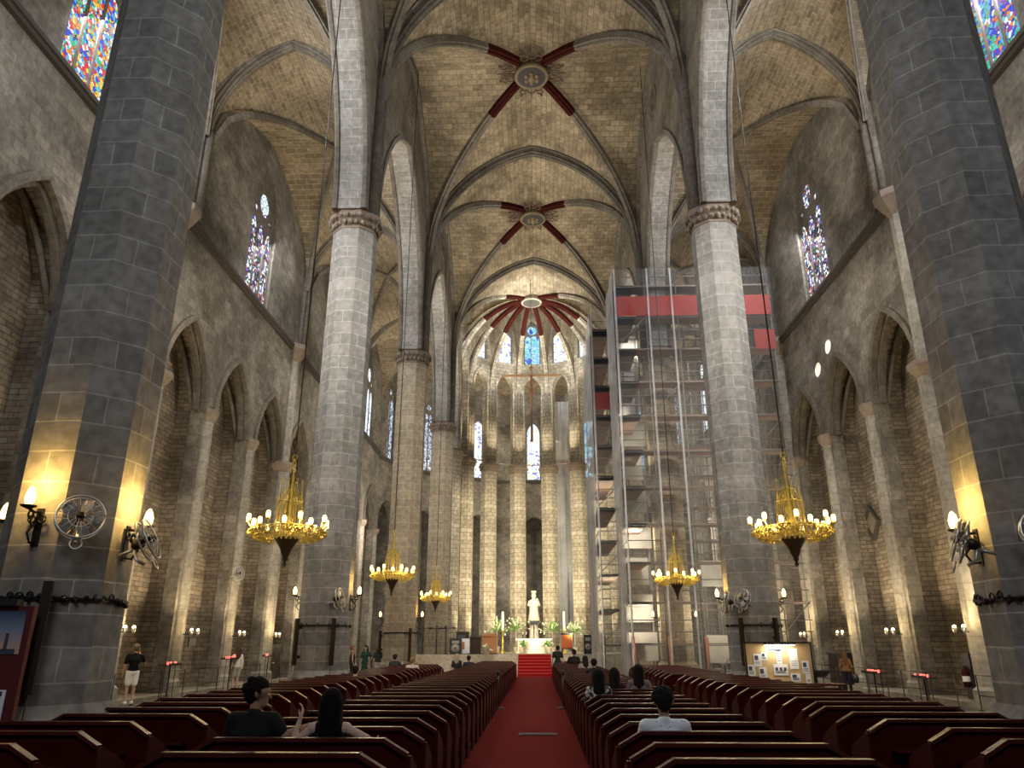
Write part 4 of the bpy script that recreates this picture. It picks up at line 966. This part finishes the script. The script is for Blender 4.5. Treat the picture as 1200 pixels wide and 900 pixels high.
MB().lathe([(.17, 2.04), (.2, 2.1), (.21, 2.22), (.19, 2.22), (.16, 2.08)], 12).build('crown', 'marble', t)
def flowers(x, y, z0, lab, n, h, cat='plant', pale=.25):
    t = thing('potted_plant', lab, cat, (x, y, FZ), 0, 'plants round the altar')
    MB().lathe([(.14, 0), (.2, .05), (.24, .4), (.26, .42), (.2, .44)], 12).lathe([(.05, .4), (.04, z0)], 8).build('stand', 'platform', t)
    lf = MB(); fl = MB()
    for k in range(n):
        a = random.uniform(0, 2 * PI); el = random.uniform(-.2, 1.3); L_ = random.uniform(.35, .7) * h; d = Vector((math.cos(a) * math.cos(el), math.sin(a) * math.cos(el), math.sin(el) + .2)).normalized()
        b = Vector((0, 0, z0)); side = d.cross(Vector((0, 0, 1))).normalized() * random.uniform(.05, .10); mid = b + d * L_ * .6; tip = b + d * L_ + Vector((0, 0, -.12 * h))
        mb = fl if random.random() < pale else lf
        mb.add([b, mid + side, tip, mid - side, mid + Vector((0, 0, .02))], [(0, 1, 4), (1, 2, 4), (2, 3, 4), (3, 0, 4)])
        if mb is fl: mb.ball(tip, .07, 6, 4)
    lf.build('leaves', 'leaf', t)
    if fl.v: fl.build('flowers', 'leaf_pale', t)
flowers(-2.95, 57.5, 1.5, 'tall green plant with pale flowers, leftmost beside the altar', 70, 1.9)
flowers(-1.55, 57.6, 1.6, 'green leafy plant just left of the altar end', 60, 1.8); flowers(1.1, 57.6, 1.5, 'green leafy plant just right of the altar end', 60, 1.8)
flowers(2.75, 57.5, 1.4, 'pale green plant, rightmost beside the altar', 70, 1.8, pale=.4)
flowers(-1.1, 55.9, .5, 'low green plant on the floor before the left end of the altar', 40, .9); flowers(.75, 55.9, .5, 'low green plant on the floor before the right end of the altar', 40, .9)
t = flowers(-3.1, 47.4, .25, 'low dark plant at the left foot of the choir steps', 30, .6); 
def big_candle(x, lab):
    t = thing('candlestick', lab, 'candlestick', (x, 56.6, FZ), 0, 'tall candles flanking the altar'); MB().lathe([(.25, 0), (.22, .08), (.07, .2), (.05, .6), (.1, .8), (.05, 1.0), (.06, 1.4), (.16, 1.5), (.16, 1.54)], 12).build('holder', 'gold', t)
    MB().lathe([(.09, 1.54), (.09, 2.85), (.02, 2.87)], 12).build('candle', 'candle', t)
big_candle(-2.5, 'tall thick white candle left of the altar'); big_candle(1.95, 'tall thick white candle right of the altar')
for x, lab in ((-1.05, 'small dark candlestick on the left end of the altar'), (-.8, 'small pale candlestick beside it on the altar'), (.5, 'small dark candlestick on the right end of the altar')):
    t = thing('altar_candlestick', lab, 'candlestick', (x, 56.8, FZ + 1.0), 0, 'candlesticks on the altar'); MB().lathe([(.09, 0), (.03, .06), (.03, .2), (.07, .25), (.07, .27)], 8).build('holder', 'darkbronze', t); MB().lathe([(.025, .27), (.025, .45)], 8).build('candle', 'candle', t)
def desk(x, y, w, h, lab, mat):
    t = thing('lectern', lab, 'lectern', (x, y, FZ)); MB().box(-w / 2, -.2, .06, w / 2, .2, h).build('body', mat, t); MB().obox((0, -.02, h + .06), (w / 2 + .04, .26, .025), Matrix.Rotation(R(18), 3, 'X')).build('slope', 'darkbronze' if mat != 'tan' else 'tan', t)
    MB().box(-w / 2 - .05, -.25, 0, w / 2 + .05, .25, .06).build('foot', 'darkbronze', t); MB().box(-w / 2 + .07, -.215, .2, w / 2 - .07, -.2, h - .12).build('front_panel', mat, t)
desk(-3.1, 51.2, .95, 1.1, 'orange brown wooden lectern left of the steps on the platform', 'tan'); desk(-4.05, 51.6, .7, 1.0, 'darker wooden desk left of the orange brown lectern', 'darkbronze')
t = thing('red_chair', 'orange red upright chair with dark top right of the altar steps', 'chair', (1.95, 52, FZ))
M['orange_cloth'] = plain('orange_cloth', (.62, .16, .04), .7)
MB().box(-.36, .15, .3, .36, .25, 1.2).build('backrest', 'orange_cloth', t); MB().box(-.36, -.35, .38, .36, .2, .48).build('seat', 'orange_cloth', t); MB().box(-.4, .13, 1.2, .4, .27, 1.3).build('top_rail', 'black', t)
for sx in (-1, 1):
    for yy in (-.3, .2): MB().box(sx * .33 - .03, yy - .03, 0, sx * .33 + .03, yy + .03, .38).build('leg', 'black', t)
def speaker(x, y, w, h, lab, sc=1):
    t = thing('loudspeaker', lab, 'speaker', (x, y, FZ)); MB().box(-w / 2, -.2, 0, w / 2, .2, h).build('cabinet', 'black', t); MB().lathe([(w * .36, 0), (w * .36, .02), (w * .1, .0)], 16).build('cone', 'blade', t).matrix_local = Matrix.Translation((0, -.2, h * .38)) @ Matrix.Rotation(R(90), 4, 'X')
    MB().box(-w * .3, -.215, h * .68, w * .3, -.2, h * .86).build('horn', 'blade', t)
speaker(-5.2, 50.0, .75, .95, 'black loudspeaker box on the left of the platform'); speaker(3.35, 52.4, .55, 1.2, 'dark box standing behind the right railing of the platform')
t = thing('display_board', 'white framed picture board beside the black loudspeaker', 'board', (-4.72, 50.7, FZ)); MB().box(-.32, 0, .05, .32, .04, .95).build('board', 'paper', t); MB().box(-.2, -.006, .3, .02, 0, .75).build('picture', 'tan', t); MB().box(-.3, 0, 0, -.25, .3, .05).box(.25, 0, 0, .3, .3, .05).build('foot', 'black', t)
t = thing('display_board', 'dark framed board left of the wooden desks on the platform', 'board', (-4.9, 52.2, FZ)); MB().box(-.5, 0, .1, .35, .05, 1.4).build('board', 'darkbronze', t); MB().box(-.4, -.01, .5, .1, 0, 1.2).build('picture', 'ink', t); MB().box(-.45, 0, 0, -.4, .3, .1).box(.25, 0, 0, .3, .3, .1).build('foot', 'black', t)
def grille(x, y, w, h, lab, n):
    t = thing('iron_railing', lab, 'railing', (x, y, FZ))
    for q in (0, w): MB().box(q - .035, -.03, 0, q + .035, .03, h).build('post', 'iron', t)
    for z in (.12, h - .04): MB().box(0, -.02, z - .02, w, .02, z + .02).build('rail', 'iron', t)
    for k in range(1, n): MB().tube([(w * k / n, 0, .12), (w * k / n, 0, h)], .012, 5).build('bar', 'iron', t)
grille(3.0, 50.2, 1.3, 1.12, 'black iron railing on the right end of the platform', 8)
for k, x in enumerate((-7.4, -6.5, -5.9)):
    t = thing('banner_post', 'tall dark post with a cross arm on left of platform, %s from left' % ORD[k], 'post', (x, 50.4, FZ), 0, 'dark posts on the platform'); MB().lathe([(.16, 0), (.16, .03), (.05, .05), (.045, 1.75)], 8).build('pole', 'darkbronze', t); MB().tube([(-.45, 0, 1.55), (.55, 0, 1.6)], .025, 5).ball((-.45, 0, 1.55), .06, 6, 4).ball((.55, 0, 1.6), .06, 6, 4).build('cross_arm', 'iron', t)
t = thing('hanging_cross', 'large slim brown cross hanging high in front of the choir', 'cross', (-.25, 55, 16.4))
M['tan_dark'] = plain('brown_cross_wood', (.17, .085, .035), .55); M['tan_beam'] = plain('pale_cross_wood', (.27, .165, .08), .6)
MB().box(-.09, -.05, 0, .09, .05, 5.4).ball((0, 0, 6.0), .16, 8, 6).box(-.05, -.04, 5.4, .05, .04, 5.9).build('upright', 'tan_dark', t); MB().box(-2.35, -.05, 5.3, 2.35, .05, 5.48).build('crossbeam', 'tan_beam', t)
MB().tube([(0, 0, 6.1), (0, 0, 13.95)], .02, 5).build('cable', 'wire', t)
MB().lathe([(.05, 2.6), (.12, 2.9), (.16, 3.6), (.22, 4.1), (.1, 4.3), (.12, 4.5), (.05, 4.62)], 8, (0, -.15)).tube([(0, -.15, 4.1), (-.55, -.12, 4.5)], .05, 6).tube([(0, -.15, 4.1), (.55, -.12, 4.5)], .05, 6).build('carved_figure', 'tan_dark', t)
for x, y, lab in ((-1.15, 23.1, 'black retractable barrier post at the left edge of the carpet'), (.74, 23.2, 'black retractable barrier post at the right edge of the carpet')):
    t = thing('barrier_post', lab, 'post', (x, y, .015), 0, 'barrier posts on the carpet'); MB().lathe([(.19, 0), (.19, .02), (.05, .05)], 16).build('base', 'black', t); MB().lathe([(.032, .03), (.032, .9)], 12).build('pole', 'black', t); MB().lathe([(.045, .88), (.045, 1.0), (.03, 1.02)], 12).build('cap', 'black', t)

# ------------------------------------------------------------------ people
def capsule(m, p0, r0, p1, r1, n=10):
    p0, p1 = Vector(p0), Vector(p1); d = p1 - p0; L_ = d.length
    if L_ < 1e-5: return m.ball(p0, r0, n, 8)
    q = d.to_track_quat('Z', 'Y').to_matrix(); vs = []; fs = []; rings = []
    for k in range(1, 5): rings.append((r0 * math.sin(k * PI / 8), -r0 * math.cos(k * PI / 8)))
    for k in range(0, 4): rings.append((r1 * math.cos(k * PI / 8), L_ + r1 * math.sin(k * PI / 8)))
    for r_, z in rings:
        for k in range(n):
            a = 2 * PI * k / n; vs.append(p0 + q @ Vector((r_ * math.cos(a), r_ * math.sin(a), z)))
    vs += [p0 + q @ Vector((0, 0, -r0)), p0 + q @ Vector((0, 0, L_ + r1))]
    for i in range(7):
        for k in range(n): a, b = i * n + k, i * n + (k + 1) % n; fs.append((a, b, b + n, a + n))
    for k in range(n): fs.append((8 * n, (k + 1) % n, k)); fs.append((8 * n + 1, 7 * n + k, 7 * n + (k + 1) % n))
    return m.add(vs, fs, smooth=True)
def blend(o, vox, it=4):
    r_ = o.modifiers.new('Remesh', 'REMESH'); r_.mode = 'VOXEL'; r_.voxel_size = vox; r_.use_smooth_shade = True
    s_ = o.modifiers.new('Smooth', 'SMOOTH'); s_.iterations = it; s_.factor = .5; return o
SKIN = {}
def colmat(c, nm_):
    k = (nm_, c)
    if k not in SKIN: SKIN[k] = plain(nm_, c, .85, var=.08, spec=.12)
    return SKIN[k]
PAT = None
def hand(m, w, d, side, curl, sgn):
    """palm, four unequal bent fingers and a thumb leaving the side of the palm"""
    w, d, side = Vector(w), Vector(d).normalized(), Vector(side).normalized(); nrm = d.cross(side).normalized() * sgn
    k = w + d * .085
    for q, ro in ((-.027, .014), (-.009, .015), (.009, .015), (.026, .013)): capsule(m, w + side * q * .7 + d * .01, .017, k + side * q, ro, 8)
    for q, L_, r_ in ((-.03, .072, .0088), (-.0105, .083, .0092), (.009, .077, .009), (.028, .06, .0082)):
        a = k + side * q; c1 = curl
        b = a + (d * math.cos(c1) + nrm * math.sin(c1)) * L_ * .5; c_ = b + (d * math.cos(2.0 * c1) + nrm * math.sin(2.0 * c1)) * L_ * .5
        capsule(m, a, r_ * 1.1, b, r_, 8); capsule(m, b, r_, c_, r_ * .85, 8)
    a = w + d * .03 - side * .03; b = a + (d * .6 - side * .6 + nrm * .4) * .05; capsule(m, a, .013, b, .0105, 8); capsule(m, b, .0105, b + (d * .9 - side * .1 + nrm * .4) * .035, .009, 8)
def human(label, loc, rz, pose='stand', skin=(.48, .29, .2), top=(.05, .05, .06), bottom=(.05, .05, .07), hair=(.02, .013, .010), hairlen=0, sleeve='short', legs='pants',
          head_yaw=0, head_tilt=0, arms=None, vox=.014, scale=1.0, shoes=(.05, .05, .05), topmat=None, fem=False, lean=0, bag=None):
    t = thing('person', label, 'person', loc, R(rz)); t.scale = (scale,) * 3
    dz = 0 if pose == 'stand' else -.43
    V = lambda x, y, z: Vector((x, y + lean * max(0, z - .95), z + dz))
    sw = .155 if fem else .185
    J = {'pel': V(0, 0, .95), 'chest': V(0, .0, 1.26), 'neck': V(0, -.005, 1.46), 'head': V(0, .02, 1.60)}
    for s_, q in ((-1, 'l'), (1, 'r')):
        J['sh' + q] = V(s_ * sw, -.01, 1.40)
        if pose == 'stand': J['el' + q] = V(s_ * (sw + .07), -.02, 1.12); J['wr' + q] = V(s_ * (sw + .08), .06, .88)
        else: J['el' + q] = V(s_ * (sw + .08), .06, 1.14); J['wr' + q] = V(s_ * .1, .27, 1.03)
        J['hip' + q] = V(s_ * .09, 0, .92)
        if pose == 'stand': J['kn' + q] = V(s_ * .095, .03, .50); J['an' + q] = V(s_ * .10, -.01 + s_ * .05, .09); J['to' + q] = J['an' + q] + Vector((s_ * .03, .17, -.045))
        else: J['kn' + q] = V(s_ * .11, .42, .94); J['an' + q] = Vector((s_ * .11, .36, .09)); J['to' + q] = Vector((s_ * .12, .53, .045))
    for k, v in (arms or {}).items(): J[k] = V(*v)
    b = MB(); hr = MB()
    Rm = Matrix.Rotation(R(head_yaw), 3, 'Z') @ Matrix.Rotation(R(head_tilt), 3, 'X'); nb = J['neck'] + Vector((0, 0, .05))
    HP = lambda x, y, z: nb + Rm @ Vector((x, y, z))
    capsule(b, J['chest'] + Vector((0, 0, .12)), .065, nb, .053); capsule(b, nb, .053, HP(0, .01, .09), .055)
    capsule(b, HP(0, -.025, .145), .092, HP(0, .02, .14), .088, 14); capsule(b, HP(0, .04, .10), .066, HP(0, .055, .035), .048, 12)
    capsule(b, HP(0, .085, .13), .03, HP(0, .09, .145), .03); capsule(b, HP(0, .10, .12), .009, HP(0, .122, .085), .016, 8); capsule(b, HP(-.02, .098, .052), .011, HP(.02, .098, .052), .011, 8); capsule(b, HP(-.012, .098, .02), .018, HP(.012, .098, .02), .018, 8)
    for s_ in (-1, 1): capsule(b, HP(s_ * .086, -.01, .09), .014, HP(s_ * .092, -.018, .125), .019, 8)
    ck = .115 if fem else .135
    capsule(b, J['chest'] + Vector((-.07, 0, .03)), ck - .015, J['chest'] + Vector((.07, 0, .03)), ck - .015); capsule(b, J['pel'] + Vector((-.05, 0, 0)), .115, J['pel'] + Vector((.05, 0, 0)), .115); capsule(b, J['pel'], .125, J['chest'], .12)
    capsule(b, J['shl'], .058, J['shr'], .058)
    for s_, q in ((-1, 'l'), (1, 'r')):
        f_ = .85 if fem else 1
        capsule(b, J['sh' + q], .055 * f_, J['el' + q], .042 * f_); capsule(b, J['el' + q], .042 * f_, J['wr' + q], .028 * f_)
        d = (J['wr' + q] - J['el' + q]).normalized(); side = Vector((s_ * .3, 1, 0)); side = (side - d * side.dot(d)).normalized() * -1
        hand(b, J['wr' + q], d, side, .5, s_)
        capsule(b, J['hip' + q], .092, J['kn' + q], .058); capsule(b, J['kn' + q], .058, J['an' + q], .038); capsule(b, J['an' + q], .04, J['to' + q], .03)
    blend(b.build('body', colmat(skin, 'skin'), t), vox)
    # clothes follow the body a little outside it
    c = MB(); e = .018
    capsule(c, J['chest'] + Vector((-.07, 0, .03)), ck - .015 + e, J['chest'] + Vector((.07, 0, .03)), ck - .015 + e); capsule(c, J['pel'] + Vector((0, 0, .04)), .125 + e, J['chest'], .12 + e); capsule(c, J['pel'] + Vector((-.05, 0, .03)), .115 + e, J['pel'] + Vector((.05, 0, .03)), .115 + e)
    if sleeve == 'none': capsule(c, J['shl'] * .75 + J['shr'] * .25, .06 + e, J['shr'] * .75 + J['shl'] * .25, .06 + e)
    else:
        capsule(c, J['shl'], .058 + e, J['shr'], .058 + e); capsule(c, J['chest'] + Vector((0, 0, .1)), .09, J['neck'] + Vector((0, -.01, -.01)), .066)
        for q in 'lr':
            el = J['el' + q]; en = J['sh' + q].lerp(el, .68) if sleeve == 'short' else el
            capsule(c, J['sh' + q], .057 + e, en, .047 + e)
            if sleeve == 'long': capsule(c, el, .045 + e, J['el' + q].lerp(J['wr' + q], .92), .032 + e)
    blend(c.build('shirt', topmat or colmat(top, 'cloth'), t), vox)
    c = MB()
    capsule(c, J['pel'] + Vector((-.055, 0, -.01)), .118 + e, J['pel'] + Vector((.055, 0, -.01)), .118 + e)
    if legs == 'skirt':
        capsule(c, J['pel'], .14, (J['knl'] + J['knr']) / 2 + Vector((0, 0, .06)), .19)
    else:
        for q in 'lr':
            k2 = J['kn' + q]; en = J['hip' + q].lerp(k2, .75) if legs == 'shorts' else k2
            capsule(c, J['hip' + q], .094 + e, en, .062 + e + (.015 if legs == 'shorts' else 0))
            if legs == 'pants': capsule(c, k2, .060 + e, J['kn' + q].lerp(J['an' + q], .9), .045 + e)
    blend(c.build({'pants': 'trousers', 'shorts': 'shorts', 'skirt': 'skirt'}[legs], colmat(bottom, 'cloth'), t), vox)
    capsule(hr, HP(0, -.035, .155), .103, HP(0, .012, .172), .088, 14); capsule(hr, HP(0, -.05, .10), .078, HP(0, -.05, .145), .09, 12)
    if hairlen:
        capsule(hr, HP(-.045, -.06, .12), .065, HP(-.05, -.085, -.05 - hairlen * .5), .058); capsule(hr, HP(.045, -.06, .12), .065, HP(.05, -.085, -.05 - hairlen * .5), .058)
        capsule(hr, HP(0, -.07, .12), .075, HP(0, -.12, -.05 - hairlen), .05)
        for s_ in (-1, 1): capsule(hr, HP(s_ * .085, -.02, .15), .035, HP(s_ * .085, -.03, -.02), .035)
    if vox < .012 and not hairlen:
        for k in range(46):
            a, e_ = random.uniform(0, 2 * PI), random.uniform(-.1, 1.4); r_ = .105
            p_ = HP(r_ * math.cos(a) * math.cos(e_), -.03 + r_ * math.sin(a) * math.cos(e_), .15 + r_ * math.sin(e_))
            if math.sin(a) * math.cos(e_) < .55: capsule(hr, p_, .026, p_ + Vector((random.uniform(-.02, .02), random.uniform(-.02, .02), .012)), .012, 6)
    blend(hr.build('hair', colmat(hair, 'hair'), t), vox)
    for q in 'lr':
        m_ = MB(); capsule(m_, J['an' + q] + Vector((0, -.02, -.035)), .052, J['to' + q], .042); blend(m_.build('shoe', colmat(shoes, 'leather'), t), vox)
    if bag:
        m_ = MB(); p = J['wr' + bag]; m_.lathe([(.02, -.38), (.14, -.36), (.16, -.2), (.13, -.06), (.03, -.04)], 10, (0, 0)); m_.tube([(-.08, 0, -.06), (0, 0, .06), (.08, 0, -.06)], .012, 5)
        o = m_.build('shoulder_bag', 'black', t); o.location = (p.x + .08 * (1 if bag == 'r' else -1), p.y, p.z - .02)
    if vox < .011:
        for s_ in (-1, 1): MB().ball(HP(s_ * .033, .092, .115), .0125, 10, 6).build('eye', 'paper', t)
    return t
# near couple in the pew left of the carpet, second row
human('man in a dark t-shirt sitting in the near left pew, head turned to the woman', (-2.72, 7.70, .05), -4, 'sit', (.36, .21, .13), (.014, .014, .012), (.02, .02, .03), (.010, .006, .005), 0, 'short', head_yaw=-62, head_tilt=-4,
      arms={'elr': (.30, .0, 1.27), 'wrr': (.50, .10, 1.345)}, vox=.0095, scale=1.03)
human('woman with long dark hair in a black sleeveless top in the near left pew', (-1.98, 7.68, .02), 3, 'sit', (.56, .38, .30), (.006, .006, .007), (.02, .02, .03), (.006, .004, .004), .17, 'none', head_yaw=8, fem=True,
      arms={'ell': (-.34, -.02, 1.27), 'wrl': (-.30, .03, 1.47), 'elr': (.37, -.04, 1.31), 'wrr': (.40, .2, 1.25)}, vox=.0095, scale=.99)
m, nt, N, L, b = nodes('patterned_white_shirt'); tc = N.new('ShaderNodeTexCoord'); vo = N.new('ShaderNodeTexVoronoi'); vo.inputs['Scale'].default_value = 22; rp = N.new('ShaderNodeValToRGB')
rp.color_ramp.elements[0].color = (.28, .30, .36, 1); rp.color_ramp.elements[0].position = .14; rp.color_ramp.elements[1].color = (.72, .74, .78, 1); rp.color_ramp.elements[1].position = .22
L.new(tc.outputs['Object'], vo.inputs['Vector']); L.new(vo.outputs['Distance'], rp.inputs['Fac']); L.new(rp.outputs['Color'], b.inputs['Base Color']); M['pat_white'] = m
m, nt, N, L, b = nodes('black_white_pattern'); tc = N.new('ShaderNodeTexCoord'); vo = N.new('ShaderNodeTexVoronoi'); vo.inputs['Scale'].default_value = 14; rp = N.new('ShaderNodeValToRGB'); rp.color_ramp.interpolation = 'CONSTANT'
rp.color_ramp.elements[0].color = (.6, .58, .55, 1); rp.color_ramp.elements[1].color = (.03, .03, .035, 1); rp.color_ramp.elements[1].position = .42
L.new(tc.outputs['Object'], vo.inputs['Vector']); L.new(vo.outputs['Distance'], rp.inputs['Fac']); L.new(rp.outputs['Color'], b.inputs['Base Color']); M['pat_bw'] = m
human('man with short dark hair in a white patterned shirt sitting right of the carpet', (1.29, 8.36, -.05), 0, 'sit', (.33, .2, .13), hair=(.012, .01, .009), topmat=M['pat_white'], vox=.011, head_tilt=-8, scale=1.02)
human('woman with dark hair in a black and white patterned top right of the carpet', (1.08, 14.3, 0), 0, 'sit', (.35, .22, .15), hair=(.012, .01, .009), hairlen=.12, topmat=M['pat_bw'], fem=True)
human('person with long dark hair sitting just beyond the patterned top', (1.55, 16.2, -.03), -10, 'sit', (.33, .2, .14), top=(.05, .02, .02), hair=(.014, .01, .009), hairlen=.12, fem=True)
human('person with a dark ponytail and grey top sitting on the right', (2.0, 15.9, .04), -6, 'sit', (.38, .24, .17), top=(.20, .17, .16), hair=(.014, .01, .009), hairlen=.1, fem=True)
human('man in a black top and white shorts standing at the left chapel, hand raised', (-12.35, 23.9, .04), 35, 'stand', (.45, .27, .18), (.006, .006, .008), (.75, .73, .68), (.10, .07, .05), 0, 'short', 'shorts', arms={'elr': (.33, .12, 1.2), 'wrr': (.2, .3, 1.42)}, scale=.98, shoes=(.75, .73, .7))
human('woman in a pale short dress standing by the left votive candles', (-12.0, 31.3, .02), 40, 'stand', (.46, .29, .21), (.62, .56, .47), (.30, .28, .24), (.05, .03, .02), .12, 'long', 'shorts', fem=True, scale=.93, shoes=(.7, .68, .62))
human('woman in a brown coat and dark trousers standing before the right chapels', (11.4, 29.8, 0), -20, 'stand', (.40, .25, .18), (.16, .085, .04), (.02, .02, .025), (.10, .055, .03), .22, 'long', 'pants', fem=True, scale=.86, bag='r', shoes=(.5, .5, .5))
human('woman in black with bare arms standing behind the second left pillar', (-8.62, 36.6, .0), -70, 'stand', (.42, .25, .17), (.02, .02, .02), (.02, .02, .02), (.20, .10, .05), 0, 'none', 'pants', fem=True, scale=.98)
human('woman in a dark green dress standing between the left pillars', (-8.36, 38.2, .0), 170, 'stand', (.38, .24, .17), (.015, .05, .035), (.015, .05, .035), (.012, .01, .008), .25, 'short', 'skirt', fem=True, scale=.98, arms={'ell': (-.36, 0, 1.18), 'wrl': (-.2, .05, .98)})
human('woman with long black hair standing at the edge of the third left pillar', (-8.02, 39.6, .0), 180, 'stand', (.38, .24, .17), (.03, .03, .03), (.35, .34, .33), (.012, .01, .008), .25, 'short', 'pants', fem=True, scale=.96)
human('person in a white top bent forward in the outer left pews', (-5.15, 21.9, -.15), 0, 'sit', top=(.6, .6, .62), lean=.9, vox=.016)
human('fair haired person sitting in the outer left pews near the third pillar', (-4.75, 30.0, -.02), -10, 'sit', (.5, .34, .26), (.5, .42, .34), hair=(.20, .13, .07), vox=.016)
human('dark clothed person sitting below the third left pillar', (-6.0, 33.2, .05), -10, 'sit', top=(.03, .03, .03), vox=.016)
human('person with pale hair in black standing in the left pews before the platform', (-3.2, 31.3, -.1), 0, 'stand', top=(.03, .028, .028), hair=(.35, .28, .2), hairlen=.1, fem=True, scale=.86, vox=.016)
human('dark haired person sitting in the far left pews before the platform', (-3.15, 36.2, -.04), 0, 'sit', top=(.03, .03, .04), vox=.016)
human('slim person in black standing at the right end of the pews by the altar steps', (.98, 38.5, 0), 10, 'stand', top=(.02, .02, .02), scale=.98, vox=.016)
human('person in black leaning forward in the far right pews', (1.62, 36.2, .1), 20, 'sit', top=(.02, .02, .02), lean=-.2, vox=.016, scale=1.1)
human('person with dark hair and pale collar in the far right pews', (1.8, 30.2, .03), 15, 'sit', top=(.4, .38, .36), hair=(.03, .02, .015), hairlen=.1, vox=.016)
human('dark haired person in the right pews beyond the patterned top', (1.72, 24.3, .02), 0, 'sit', top=(.03, .025, .03), vox=.016)
